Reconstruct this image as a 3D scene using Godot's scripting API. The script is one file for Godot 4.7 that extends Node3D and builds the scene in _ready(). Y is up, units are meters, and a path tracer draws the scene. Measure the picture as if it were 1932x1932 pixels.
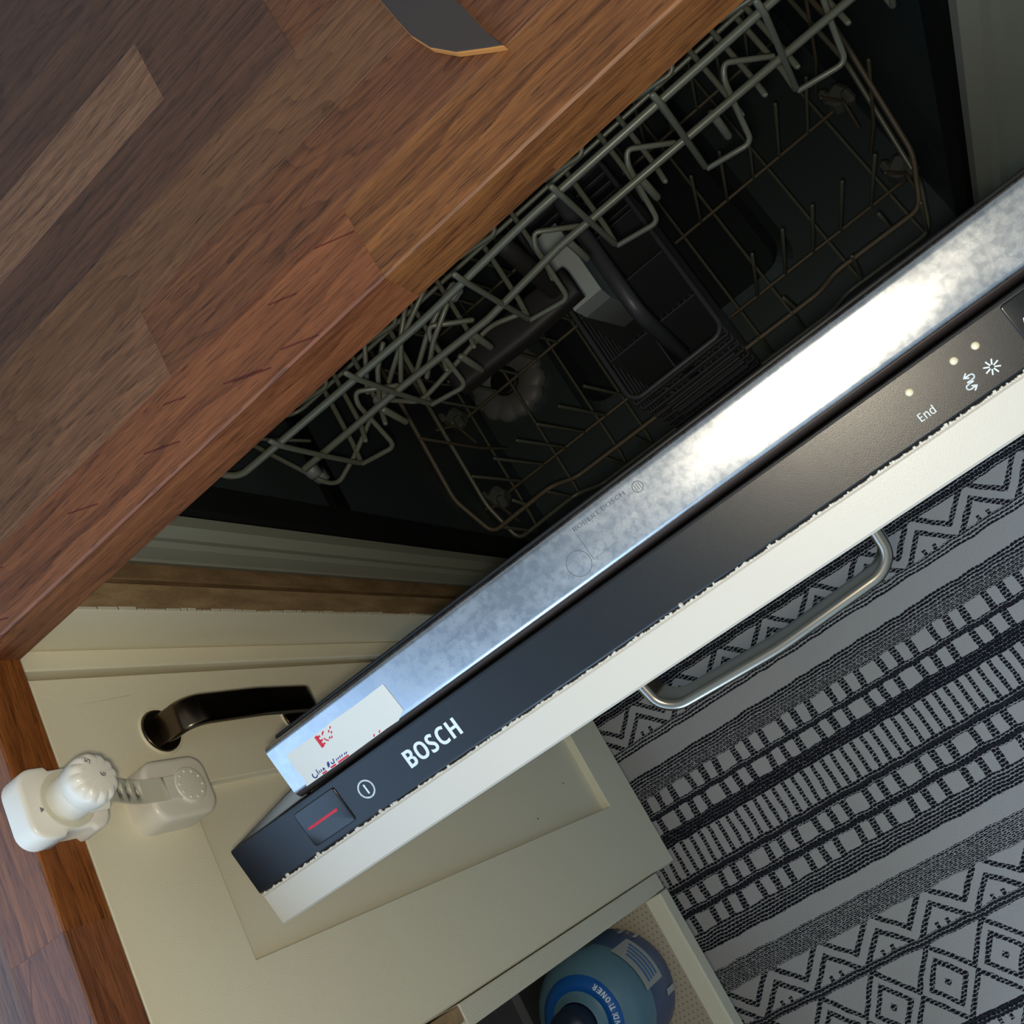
extends Node3D

# Inner corner of a kitchen seen from above: oak worktops, a dishwasher whose door stands ajar, a cream cabinet with a child lock, a woven rug.
# World: x runs along the dishwasher worktop, z comes out from its front edge, y up, metres. The inner corner of the two worktop edges is x = z = 0.

const TOP := 0.91      # worktop surface
const TH := 0.0272     # worktop thickness
const SW := 0.0421     # stave width
const DX := -0.020     # face of the cream door
var M := {}
var used := {}
var rng := RandomNumberGenerator.new()
var T_N := Vector3(0, cos(deg_to_rad(18.0)), sin(deg_to_rad(18.0)))   # normal of the tilted door's top edge
var door_xf := Transform3D(Basis(Vector3(1, 0, 0), T_N, Vector3(0, -sin(deg_to_rad(18.0)), cos(deg_to_rad(18.0)))), Vector3(0, 0.825, 0.18844))


func _ready() -> void:
	rng.seed = 7
	camera_and_light()
	materials()
	room()
	worktops()
	corner_filler()
	cream_cabinet()
	open_cabinet()
	neighbour_cabinet()
	dishwasher()
	upper_rack()
	lower_rack()
	cutlery_basket()
	child_lock()
	leather_strap()
	conditioner_bottle()
	rug()


func camera_and_light() -> void:
	var rx := Vector3(0.74666624, -0.46149433, 0.47907463)
	var ry := Vector3(-0.58112814, -0.10208495, 0.80738389)
	var rz := Vector3(-0.32369678, -0.88125005, -0.34441073)
	var c := Camera3D.new()
	c.name = "camera"
	c.transform = Transform3D(Basis(rx, -ry, -rz), Vector3(0.41956, 1.23912, 0.24752))
	c.fov = 54.95
	c.near = 0.02
	add_child(c)
	c.current = true
	var e := Environment.new()
	e.background_mode = Environment.BG_SKY
	var sk := Sky.new()
	var pm := ProceduralSkyMaterial.new()
	pm.sky_top_color = Color(0.42, 0.6, 0.9)
	pm.sky_horizon_color = Color(0.78, 0.87, 1.0)
	pm.ground_bottom_color = Color(0.3, 0.3, 0.28)
	pm.ground_horizon_color = Color(0.6, 0.64, 0.66)
	sk.sky_material = pm
	e.sky = sk
	e.background_energy_multiplier = 1.0
	e.tonemap_mode = Environment.TONE_MAPPER_LINEAR
	e.tonemap_exposure = 1.0
	e.sdfgi_enabled = true
	e.ssao_enabled = true
	e.ssil_enabled = true
	var we := WorldEnvironment.new()
	we.name = "environment"
	we.environment = e
	add_child(we)
	# the phone's own flash, a centimetre from its lens: the picture was taken with it
	var fl := OmniLight3D.new()
	fl.name = "phone_flash_light"
	fl.position = c.position + rx * -0.005 + ry * 0.0095
	fl.light_color = Color(1.0, 0.945, 0.84)
	fl.light_energy = 0.16
	fl.light_size = 0.01
	fl.omni_range = 8.0
	fl.omni_attenuation = 2.0
	fl.shadow_enabled = true
	add_child(fl)
	# daylight through the window over the side worktop
	var al := AreaLight3D.new()
	al.name = "window_daylight"
	al.area_size = Vector2(1.5, 1.0)
	al.transform = Transform3D(Basis(Vector3(0, 0, 1), Vector3(0, 1, 0), Vector3(-1, 0, 0)), Vector3(-0.60, 1.62, 0.55))
	al.light_color = Color(0.72, 0.86, 1.0)
	al.light_energy = 1.2
	al.area_range = 8.0
	al.area_attenuation = 2.0
	al.shadow_enabled = true
	add_child(al)
	# an unseen second window added on the same wall to raise the room light
	al = AreaLight3D.new()
	al.name = "window_daylight_001"
	al.area_size = Vector2(1.35, 1.2)
	al.transform = Transform3D(Basis(Vector3(0, 0, 1), Vector3(0, 1, 0), Vector3(-1, 0, 0)), Vector3(-0.60, 1.60, 2.35))
	al.light_color = Color(0.74, 0.87, 1.0)
	al.light_energy = 5.0
	al.area_range = 8.0
	al.area_attenuation = 2.0
	al.shadow_enabled = true
	add_child(al)


# ---------------------------------------------------------------- naming helpers
func numbered(called: String) -> String:
	var n: int = used.get(called, 0)
	used[called] = n + 1
	return called if n == 0 else "%s_%03d" % [called, n]


func thing(called: String, label: String, category: String, at := Vector3.ZERO, group := "") -> Node3D:
	var o := Node3D.new()
	o.name = numbered(called)
	add_child(o)
	o.position = at
	tag(o, label, category, group)
	return o


func tag(o: Node3D, label: String, category: String, group := "") -> Node3D:
	o.set_meta("label", label)
	o.set_meta("category", category)
	if group != "":
		o.set_meta("group", group)
	return o


func obj(called: String, st: SurfaceTool, m: Material, parent: Node3D = null, label := "") -> MeshInstance3D:
	st.generate_normals()
	return raw(called, st.commit(), m, parent, label)


func raw(called: String, mesh: Mesh, m: Material, parent: Node3D = null, label := "") -> MeshInstance3D:
	var o := MeshInstance3D.new()
	o.mesh = mesh
	o.material_override = m
	if parent == null:
		o.name = numbered(called)
		add_child(o)
	else:
		o.name = called
		parent.add_child(o, true)
	if label != "":
		o.set_meta("label", label)
	return o


func struct(called: String, st: SurfaceTool, m: Material, label := "") -> MeshInstance3D:
	var o := obj(called, st, m, null, label)
	o.set_meta("kind", "structure")
	return o


# ---------------------------------------------------------------- mesh helpers
func S(smooth := -1) -> SurfaceTool:
	var s := SurfaceTool.new()
	s.begin(Mesh.PRIMITIVE_TRIANGLES)
	s.set_smooth_group(smooth)
	return s


func tri(s: SurfaceTool, a: Vector3, b: Vector3, c: Vector3, out: Vector3) -> void:
	if (c - a).cross(b - a).dot(out) < 0.0:
		var t := b
		b = c
		c = t
	s.add_vertex(a)
	s.add_vertex(b)
	s.add_vertex(c)


func quad(s: SurfaceTool, a: Vector3, b: Vector3, c: Vector3, d: Vector3, out: Vector3) -> void:
	tri(s, a, b, c, out)
	tri(s, a, c, d, out)


func quad_uv(s: SurfaceTool, p: Array, uv: Array, out: Vector3) -> void:
	var order := [0, 1, 2, 0, 2, 3]
	if (p[2] - p[0]).cross(p[1] - p[0]).dot(out) < 0.0:
		order = [0, 2, 1, 0, 3, 2]
	for i in order:
		s.set_uv(uv[i])
		s.add_vertex(p[i])


func box(s: SurfaceTool, center: Vector3, size: Vector3, bev := 0.001, basis := Basis()) -> void:
	var h := size * 0.5
	bev = minf(bev, minf(h.x, minf(h.y, h.z)) * 0.98)
	var P := func(sg: Vector3, axis: int) -> Vector3:
		var v := Vector3(sg.x * h.x, sg.y * h.y, sg.z * h.z)
		for k in 3:
			if k != axis:
				v[k] -= sg[k] * bev
		return center + basis * v
	for ax in 3:
		var a1 := (ax + 1) % 3
		var a2 := (ax + 2) % 3
		for sg in [-1.0, 1.0]:
			var q := []
			for cc in [[-1.0, -1.0], [1.0, -1.0], [1.0, 1.0], [-1.0, 1.0]]:
				var v := Vector3.ZERO
				v[ax] = sg
				v[a1] = cc[0]
				v[a2] = cc[1]
				q.append(P.call(v, ax))
			var n := Vector3.ZERO
			n[ax] = sg
			quad(s, q[0], q[1], q[2], q[3], basis * n)
	if bev <= 0.0:
		return
	for ax in 3:  # edges along ax, between faces a1 and a2
		var a1 := (ax + 1) % 3
		var a2 := (ax + 2) % 3
		for s1 in [-1.0, 1.0]:
			for s2 in [-1.0, 1.0]:
				var lo := Vector3.ZERO
				lo[ax] = -1.0
				lo[a1] = s1
				lo[a2] = s2
				var hi := lo
				hi[ax] = 1.0
				var n := Vector3.ZERO
				n[a1] = s1
				n[a2] = s2
				quad(s, P.call(lo, a1), P.call(lo, a2), P.call(hi, a2), P.call(hi, a1), basis * n)
	for sx in [-1.0, 1.0]:
		for sy in [-1.0, 1.0]:
			for sz in [-1.0, 1.0]:
				var v := Vector3(sx, sy, sz)
				tri(s, P.call(v, 0), P.call(v, 1), P.call(v, 2), basis * v)


func span(s: SurfaceTool, lo: Vector3, hi: Vector3, bev := 0.001) -> void:
	box(s, (lo + hi) * 0.5, hi - lo, bev)


func rnd(p: PackedVector3Array, r: float, n := 5, closed := false) -> PackedVector3Array:
	var out := PackedVector3Array()
	var c := p.size()
	for i in c:
		if not closed and (i == 0 or i == c - 1):
			out.append(p[i])
			continue
		var a := p[(i + c - 1) % c]
		var b := p[i]
		var d := p[(i + 1) % c]
		var t := minf(r, minf(a.distance_to(b), d.distance_to(b)) * 0.48)
		var u := b + (a - b).normalized() * t
		var v := b + (d - b).normalized() * t
		for k in n + 1:
			var f := float(k) / n
			out.append(u.lerp(b, f).lerp(b.lerp(v, f), f))
	return out


func tube(s: SurfaceTool, p: PackedVector3Array, r: float, n := 8, closed := false) -> void:
	var c := p.size()
	var up := Vector3(0.13, 0.97, 0.21).normalized()
	var rings := []
	for i in c:
		var d := Vector3.ZERO
		if closed:
			d = p[(i + 1) % c] - p[(i + c - 1) % c]
		elif i == 0:
			d = p[1] - p[0]
		elif i == c - 1:
			d = p[c - 1] - p[c - 2]
		else:
			d = (p[i + 1] - p[i]).normalized() + (p[i] - p[i - 1]).normalized()
		d = d.normalized()
		var a := up - d * up.dot(d)
		if a.length() < 0.05:
			a = Vector3(1, 0, 0) - d * d.x
		a = a.normalized()
		up = a
		var b := d.cross(a)
		var ring := PackedVector3Array()
		for k in n:
			var t := TAU * k / n
			ring.append(p[i] + (a * cos(t) + b * sin(t)) * r)
		rings.append(ring)
	s.set_smooth_group(0)
	for i in (c if closed else c - 1):
		var A: PackedVector3Array = rings[i]
		var B: PackedVector3Array = rings[(i + 1) % c]
		var j := (i + 1) % c
		for k in n:
			var k2 := (k + 1) % n
			quad(s, A[k], A[k2], B[k2], B[k], (A[k] + A[k2]) * 0.5 - p[i])
	if not closed:
		for e in [0, c - 1]:
			var d := (p[0] - p[1]).normalized() if e == 0 else (p[c - 1] - p[c - 2]).normalized()
			var A: PackedVector3Array = rings[e]
			var q := p[e] + d * r * 0.75
			for k in n:
				var k2 := (k + 1) % n
				var m1 := p[e] + (A[k] - p[e]) * 0.72 + d * r * 0.55
				var m2 := p[e] + (A[k2] - p[e]) * 0.72 + d * r * 0.55
				quad(s, A[k], A[k2], m2, m1, d + (A[k] - p[e]).normalized())
				tri(s, m1, m2, q, d)


func wire(called: String, pts: Array, r: float, m: Material, parent: Node3D, bend := 0.0, n := 7) -> MeshInstance3D:
	var p := PackedVector3Array(pts)
	if bend > 0.0:
		p = rnd(p, bend)
	var s := S(0)
	tube(s, p, r, n)
	return obj(called, s, m, parent)


# a polygon in the local xy plane pushed along local z from 0 to h, its far rim rounded by bev
func pillow(s: SurfaceTool, poly: PackedVector2Array, xf: Transform3D, h: float, bev := 0.0, steps := 4, smooth := 0) -> void:
	var n := poly.size()
	var area := 0.0
	for i in n:
		area += poly[i].cross(poly[(i + 1) % n])
	var q := poly.duplicate()
	if area < 0.0:
		q.reverse()
	var nrm := PackedVector2Array()
	for i in n:
		var a := (q[i] - q[(i + n - 1) % n]).normalized()
		var b := (q[(i + 1) % n] - q[i]).normalized()
		var m := Vector2(a.y + b.y, -a.x - b.x)
		nrm.append(m.normalized() / maxf(0.5, m.length() * 0.5))
	var levels := [[0.0, 0.0]]
	if bev > 0.0:
		for k in steps + 1:
			var t := PI * 0.5 * k / steps
			levels.append([h - bev + bev * sin(t), bev * (1.0 - cos(t))])
	else:
		levels.append([h, 0.0])
	s.set_smooth_group(smooth)
	for l in levels.size() - 1:
		for i in n:
			var j := (i + 1) % n
			var a: Vector2 = q[i] - nrm[i] * levels[l][1]
			var b: Vector2 = q[j] - nrm[j] * levels[l][1]
			var c: Vector2 = q[j] - nrm[j] * levels[l + 1][1]
			var d: Vector2 = q[i] - nrm[i] * levels[l + 1][1]
			var o := xf.basis * Vector3(nrm[i].x + nrm[j].x, nrm[i].y + nrm[j].y, 0.2)
			quad(s, xf * Vector3(a.x, a.y, levels[l][0]), xf * Vector3(b.x, b.y, levels[l][0]), xf * Vector3(c.x, c.y, levels[l + 1][0]), xf * Vector3(d.x, d.y, levels[l + 1][0]), o)
	var top := PackedVector2Array()
	for i in n:
		top.append(q[i] - nrm[i] * levels[-1][1])
	if bev <= 0.0:
		s.set_smooth_group(-1)
	var idx := Geometry2D.triangulate_polygon(top)
	for k in range(0, idx.size(), 3):
		tri(s, xf * Vector3(top[idx[k]].x, top[idx[k]].y, h), xf * Vector3(top[idx[k + 1]].x, top[idx[k + 1]].y, h), xf * Vector3(top[idx[k + 2]].x, top[idx[k + 2]].y, h), xf.basis.z)
	s.set_smooth_group(-1)
	idx = Geometry2D.triangulate_polygon(q)
	for k in range(0, idx.size(), 3):
		tri(s, xf * Vector3(q[idx[k]].x, q[idx[k]].y, 0), xf * Vector3(q[idx[k + 1]].x, q[idx[k + 1]].y, 0), xf * Vector3(q[idx[k + 2]].x, q[idx[k + 2]].y, 0), -xf.basis.z)


func rrect(w: float, h: float, r: float, n := 5) -> PackedVector2Array:
	var p := PackedVector2Array()
	for c in [[1, 1, 0.0], [-1, 1, 90.0], [-1, -1, 180.0], [1, -1, 270.0]]:
		for k in n + 1:
			var t := deg_to_rad(c[2] + 90.0 * k / n)
			p.append(Vector2(c[0] * (w * 0.5 - r) + r * cos(t), c[1] * (h * 0.5 - r) + r * sin(t)))
	return p


func circle2(r: float, n := 24) -> PackedVector2Array:
	var p := PackedVector2Array()
	for k in n:
		p.append(Vector2(cos(TAU * k / n), sin(TAU * k / n)) * r)
	return p


# profile of (radius, height) turned round local y
func lathe(s: SurfaceTool, prof: Array, xf: Transform3D, n := 32, wave := 0.0, waves := 12, wave_from := 99, wave_to := 99) -> void:
	s.set_smooth_group(0)
	for i in prof.size() - 1:
		for k in n:
			var q := []
			for e in [[i, k], [i, k + 1], [i + 1, k + 1], [i + 1, k]]:
				var t: float = TAU * float(e[1] % n) / n
				var r: float = prof[e[0]][0]
				if e[0] >= wave_from and e[0] <= wave_to:
					r *= 1.0 + wave * (absf(cos(t * waves * 0.5)) - 1.0)
				q.append(Vector3(cos(t) * r, prof[e[0]][1], sin(t) * r))
			var t2 := TAU * (k + 0.5) / n
			var dr: float = prof[i + 1][0] - prof[i][0]
			var dy: float = prof[i + 1][1] - prof[i][1]
			var o := Vector3(cos(t2) * dy, -dr, sin(t2) * dy)
			quad(s, xf * q[0], xf * q[1], xf * q[2], xf * q[3], xf.basis * o)


# a section in (z, y) carried along x from x0 to x1; the section runs with the body on its right
func extrude_x(s: SurfaceTool, sec: PackedVector2Array, x0: float, x1: float, smooth := 0) -> void:
	var n := sec.size()
	var mid := Vector2.ZERO
	for v in sec:
		mid += v / n
	s.set_smooth_group(smooth)
	for i in n:
		var a := sec[i]
		var b := sec[(i + 1) % n]
		var d := (b - a)
		var o := Vector3(0, -d.x, d.y)
		var area := 0.0
		for k in n:
			area += sec[k].cross(sec[(k + 1) % n])
		if area < 0.0:
			o = -o
		quad(s, Vector3(x0, a.y, a.x), Vector3(x1, a.y, a.x), Vector3(x1, b.y, b.x), Vector3(x0, b.y, b.x), o)
	s.set_smooth_group(-1)
	var idx := Geometry2D.triangulate_polygon(sec)
	for k in range(0, idx.size(), 3):
		for e in [[x0, -1.0], [x1, 1.0]]:
			tri(s, Vector3(e[0], sec[idx[k]].y, sec[idx[k]].x), Vector3(e[0], sec[idx[k + 1]].y, sec[idx[k + 1]].x), Vector3(e[0], sec[idx[k + 2]].y, sec[idx[k + 2]].x), Vector3(e[1], 0, 0))


# raised print in a plane: strokes of width w
func stroke(s: SurfaceTool, pts: Array, w: float, xf: Transform3D, h := 0.00025) -> void:
	for i in pts.size() - 1:
		var a: Vector2 = pts[i]
		var b: Vector2 = pts[i + 1]
		var d := (b - a).normalized() * w * 0.5
		var nn := Vector2(-d.y, d.x)
		a -= d * 0.6
		b += d * 0.6
		pillow(s, PackedVector2Array([a - nn, b - nn, b + nn, a + nn]), xf, h, 0.0, 1, -1)


func text(called: String, words: String, xf: Transform3D, w: float, h: float, m: Material, parent: Node3D, bold := true) -> MeshInstance3D:
	var t := TextMesh.new()
	t.text = words
	var f := SystemFont.new()
	f.font_names = PackedStringArray(["Droid Sans"])
	f.font_weight = 700 if bold else 400
	t.font = f
	t.font_size = 64
	t.pixel_size = 0.001
	t.depth = 0.02
	t.curve_step = 1.0
	var b := t.get_aabb()
	var o := raw(called, t, m, parent)
	var k := Vector3(w / b.size.x, h / b.size.y, 0.0003 / 0.02)
	o.transform = xf * Transform3D(Basis().scaled(k), Vector3(-b.position.x * k.x, -b.position.y * k.y, 0))
	return o


# ---------------------------------------------------------------- materials
func mat(key: String, c: Color, rough := 0.6, metal := 0.0, spec := 0.5) -> StandardMaterial3D:
	var m := StandardMaterial3D.new()
	m.resource_name = key
	m.albedo_color = c
	m.roughness = rough
	m.metallic = metal
	m.metallic_specular = spec
	M[key] = m
	return m


func noise(w: int, h: int, freq: float, sd: int, oct := 3) -> Image:
	var f := FastNoiseLite.new()
	f.seed = sd
	f.frequency = freq
	f.noise_type = FastNoiseLite.TYPE_SIMPLEX_SMOOTH
	f.fractal_octaves = oct
	return f.get_image(w, h, false, false, true)


func stretched(w: int, h: int, W: int, H: int, freq: float, sd: int, oct := 3) -> PackedByteArray:
	var im := noise(w, h, freq, sd, oct)
	im.resize(W, H, Image.INTERPOLATE_CUBIC)
	return im.get_data()


func bump(m: StandardMaterial3D, freq: float, scale: float, per: float, sd: int, size := 512, oct := 4, strength := 2.0) -> void:
	var t := NoiseTexture2D.new()
	t.width = size
	t.height = size
	t.seamless = true
	t.as_normal_map = true
	t.bump_strength = strength
	var f := FastNoiseLite.new()
	f.seed = sd
	f.frequency = freq
	f.fractal_octaves = oct
	t.noise = f
	m.normal_enabled = true
	m.normal_texture = t
	m.normal_scale = scale
	m.uv1_triplanar = true
	m.uv1_world_triplanar = true
	m.uv1_scale = Vector3.ONE / per


func wood(sd: int, light: Color, dark: Color, cath: float, rings: float, flecks := 0) -> StandardMaterial3D:
	var W := 1536
	var H := 216
	var streak := stretched(40, H, W, H, 0.05, sd, 4)
	var grain := stretched(72, H, W, H, 0.16, sd + 1, 3)
	var pores := stretched(66, H, W, H, 0.40, sd + 2, 2)
	var warp := stretched(60, 40, W, H, 0.035, sd + 3, 3)
	var mott := stretched(192, 54, W, H, 0.05, sd + 4, 3)
	var out := PackedByteArray()
	out.resize(W * H * 3)
	var x0 := 0.25 + 0.5 * rng.randf()
	var v0 := 0.45 + 0.3 * rng.randf()
	for y in H:
		var v := float(y) / H
		for x in W:
			var i := y * W + x
			var u := float(x) / W
			var wv := warp[i] / 255.0 - 0.5
			var fld := (v - v0) + wv * (0.75 if cath > 0.0 else 0.30)
			var rr := 0.0
			if cath > 0.0:
				var d := (u - x0) * 2.6 + (mott[i] / 255.0 - 0.5) * 0.06
				rr = sqrt(fld * fld * 2.2 + 0.02) * cath + d * cath * 0.55
			else:
				rr = fld * 1.2
			var ph := fposmod(rr * rings, 1.0)
			var ring := ph * ph * ph
			var t := 0.30 + 0.55 * (streak[i] / 255.0 - 0.5) + 0.38 * ring + 0.5 * (grain[i] / 255.0 - 0.5) + 0.16 * (mott[i] / 255.0 - 0.5)
			t = clampf(t, 0.0, 1.0)
			var p := pores[i] / 255.0
			var k := 1.0
			if p > 0.64:
				k = 1.0 - minf(0.5, (p - 0.64) * 3.6) * (0.55 + 0.45 * ring)
			out[i * 3] = int(clampf(lerpf(light.r, dark.r, t) * k, 0, 1) * 255.0)
			out[i * 3 + 1] = int(clampf(lerpf(light.g, dark.g, t) * k, 0, 1) * 255.0)
			out[i * 3 + 2] = int(clampf(lerpf(light.b, dark.b, t) * k, 0, 1) * 255.0)
	for f in flecks:   # short red-brown rays across the grain
		var fx := rng.randi_range(20, W - 120)
		var fy := rng.randi_range(6, 120)
		var ln := rng.randi_range(18, 70)
		for k in ln:
			var yy := fy + int(k * 0.42)
			for w in 3:
				if yy + w < H:
					var i := ((yy + w) * W + fx + k) * 3
					out[i] = int(out[i] * 0.72)
					out[i + 1] = int(out[i + 1] * 0.5)
					out[i + 2] = int(out[i + 2] * 0.5)
	var m := mat("oak_%d" % sd, Color.WHITE, 0.46, 0.0, 0.4)
	m.albedo_texture = ImageTexture.create_from_image(Image.create_from_data(W, H, false, Image.FORMAT_RGB8, out))
	m.texture_repeat = true
	return m


func materials() -> void:
	var p := mat("cream_paint", Color(0.895, 0.865, 0.765), 0.42)
	bump(p, 0.09, 0.35, 0.06, 3)
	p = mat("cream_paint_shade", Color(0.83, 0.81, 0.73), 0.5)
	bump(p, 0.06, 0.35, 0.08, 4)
	p = mat("white_paint", Color(0.765, 0.75, 0.71), 0.38)
	bump(p, 0.08, 0.35, 0.03, 5)
	mat("raw_mdf", Color(0.50, 0.43, 0.36), 0.9)
	p = mat("bare_wood", Color(0.66, 0.56, 0.42), 0.75)
	p.albedo_texture = grain_texture(21, Color(1, 0.99, 0.97), Color(0.76, 0.73, 0.69))
	p.uv1_triplanar = true
	p.uv1_scale = Vector3(14, 4, 14)
	p = mat("bare_wood_dark", Color(0.56, 0.46, 0.33), 0.75)
	p.albedo_texture = M.bare_wood.albedo_texture
	p.uv1_triplanar = true
	p.uv1_scale = Vector3(14, 4, 14)
	mat("gap_dark", Color(0.03, 0.03, 0.03), 0.9)
	p = mat("black_panel", Color(0.045, 0.058, 0.074), 0.33, 0.0, 0.5)
	bump(p, 0.40, 0.30, 0.11, 9, 1024, 1, 1.0)
	mat("black_gloss", Color(0.06, 0.065, 0.07), 0.16)
	mat("rubber", Color(0.035, 0.037, 0.04), 0.55)
	mat("print_white", Color(0.82, 0.88, 0.90), 0.6)
	mat("print_red", Color(0.78, 0.06, 0.17), 0.5)
	mat("print_blue", Color(0.04, 0.13, 0.45), 0.5)
	mat("print_grey", Color(0.42, 0.42, 0.44), 0.6)
	mat("etched", Color(0.32, 0.33, 0.35), 0.7)
	mat("sticker", Color(0.80, 0.81, 0.79), 0.45)
	mat("led", Color(0.86, 0.82, 0.70), 0.25)
	mat("nickel", Color(0.60, 0.57, 0.52), 0.24, 1.0)
	mat("dark_nickel", Color(0.40, 0.355, 0.30), 0.24, 1.0)
	mat("steel_reflection_grime", Color(0.24, 0.20, 0.18), 0.5, 0.8)  # dark reflection and grime of the steel lip, put into its colour
	mat("dull_steel", Color(0.46, 0.42, 0.36), 0.35, 1.0)
	mat("worn_brass", Color(0.36, 0.29, 0.2), 0.45, 0.6)
	p = mat("tub_steel", Color(0.36, 0.41, 0.42), 0.44, 0.8)
	mat("dark_steel", Color(0.16, 0.165, 0.17), 0.35, 0.8)
	p = mat("trim_grey", Color(0.50, 0.505, 0.45), 0.5)
	mat("wire", Color(0.355, 0.365, 0.32), 0.34, 0.0, 0.5)
	p = mat("wire_worn", Color(0.34, 0.31, 0.25), 0.5)
	mat("grey_plastic", Color(0.40, 0.41, 0.41), 0.5)
	mat("clip_plastic", Color(0.30, 0.31, 0.30), 0.45)
	mat("basket_plastic", Color(0.25, 0.26, 0.285), 0.42)
	mat("white_plastic", Color(0.80, 0.82, 0.82), 0.35)
	mat("box_plastic", Color(0.66, 0.70, 0.71), 0.4)
	mat("lock_plastic", Color(0.87, 0.845, 0.79), 0.30)
	p = mat("strap_plastic", Color(0.80, 0.78, 0.70), 0.32)
	p.backlight_enabled = true
	p.backlight = Color(0.25, 0.25, 0.22)
	p = mat("suede", Color(0.205, 0.175, 0.165), 0.85)
	bump(p, 0.05, 0.5, 0.02, 14)
	mat("leather_edge", Color(0.66, 0.44, 0.2), 0.7)
	mat("wall_white", Color(0.80, 0.79, 0.76), 0.85)
	mat("ceiling_white", Color(0.85, 0.85, 0.83), 0.9)
	mat("floor_dark", Color(0.30, 0.22, 0.16), 0.5)
	mat("plinth", Color(0.16, 0.12, 0.09), 0.7)
	mat("dark_tub", Color(0.24, 0.25, 0.26), 0.5)
	mat("dark_arm", Color(0.115, 0.11, 0.11), 0.6)
	mat("bottle_blue", Color(0.13, 0.26, 0.43), 0.3)
	mat("bottle_teal", Color(0.33, 0.46, 0.52), 0.3)
	mat("band_blue", Color(0.01, 0.32, 0.62), 0.4)
	mat("cap_navy", Color(0.05, 0.10, 0.20), 0.35)
	mat("label_pale", Color(0.62, 0.63, 0.62), 0.5)
	mat("label_green", Color(0.16, 0.34, 0.24), 0.5)
	mat("label_mid", Color(0.18, 0.40, 0.62), 0.4)
	p = mat("window_pane", Color(0.9, 0.95, 1.0, 0.08), 0.02)
	p.transparency = BaseMaterial3D.TRANSPARENCY_ALPHA
	mat("window_paint", Color(0.85, 0.85, 0.83), 0.5)
	liner_material()
	steel_material()
	rug_material()


func grain_texture(sd: int, light: Color, dark: Color) -> ImageTexture:
	var im := noise(256, 256, 0.02, sd, 4)
	var g := noise(256, 256, 0.2, sd + 1, 2)
	var d := im.get_data()
	var e := g.get_data()
	var out := PackedByteArray()
	out.resize(256 * 256 * 3)
	for i in 256 * 256:
		var t := clampf((d[i] * 0.65 + e[i] * 0.35) / 255.0 * 1.5 - 0.25, 0, 1)
		out[i * 3] = int(lerpf(light.r, dark.r, t) * 255)
		out[i * 3 + 1] = int(lerpf(light.g, dark.g, t) * 255)
		out[i * 3 + 2] = int(lerpf(light.b, dark.b, t) * 255)
	return ImageTexture.create_from_image(Image.create_from_data(256, 256, false, Image.FORMAT_RGB8, out))


func liner_material() -> void:
	var im := Image.create(128, 128, false, Image.FORMAT_RGB8)
	im.fill(Color(0.70, 0.65, 0.56))
	for j in 8:
		for i in 8:
			var cx := i * 16 + 8 + (8 if j % 2 == 1 else 0)
			for dy in range(-2, 3):
				for dx in range(-2, 3):
					if dx * dx + dy * dy < 6:
						im.set_pixel((cx + dx) % 128, j * 16 + 8 + dy, Color(0.52, 0.46, 0.38))
	var p := mat("liner", Color.WHITE, 0.7)
	p.albedo_texture = ImageTexture.create_from_image(im)
	p.uv1_triplanar = true
	p.uv1_scale = Vector3.ONE / 0.042


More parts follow.
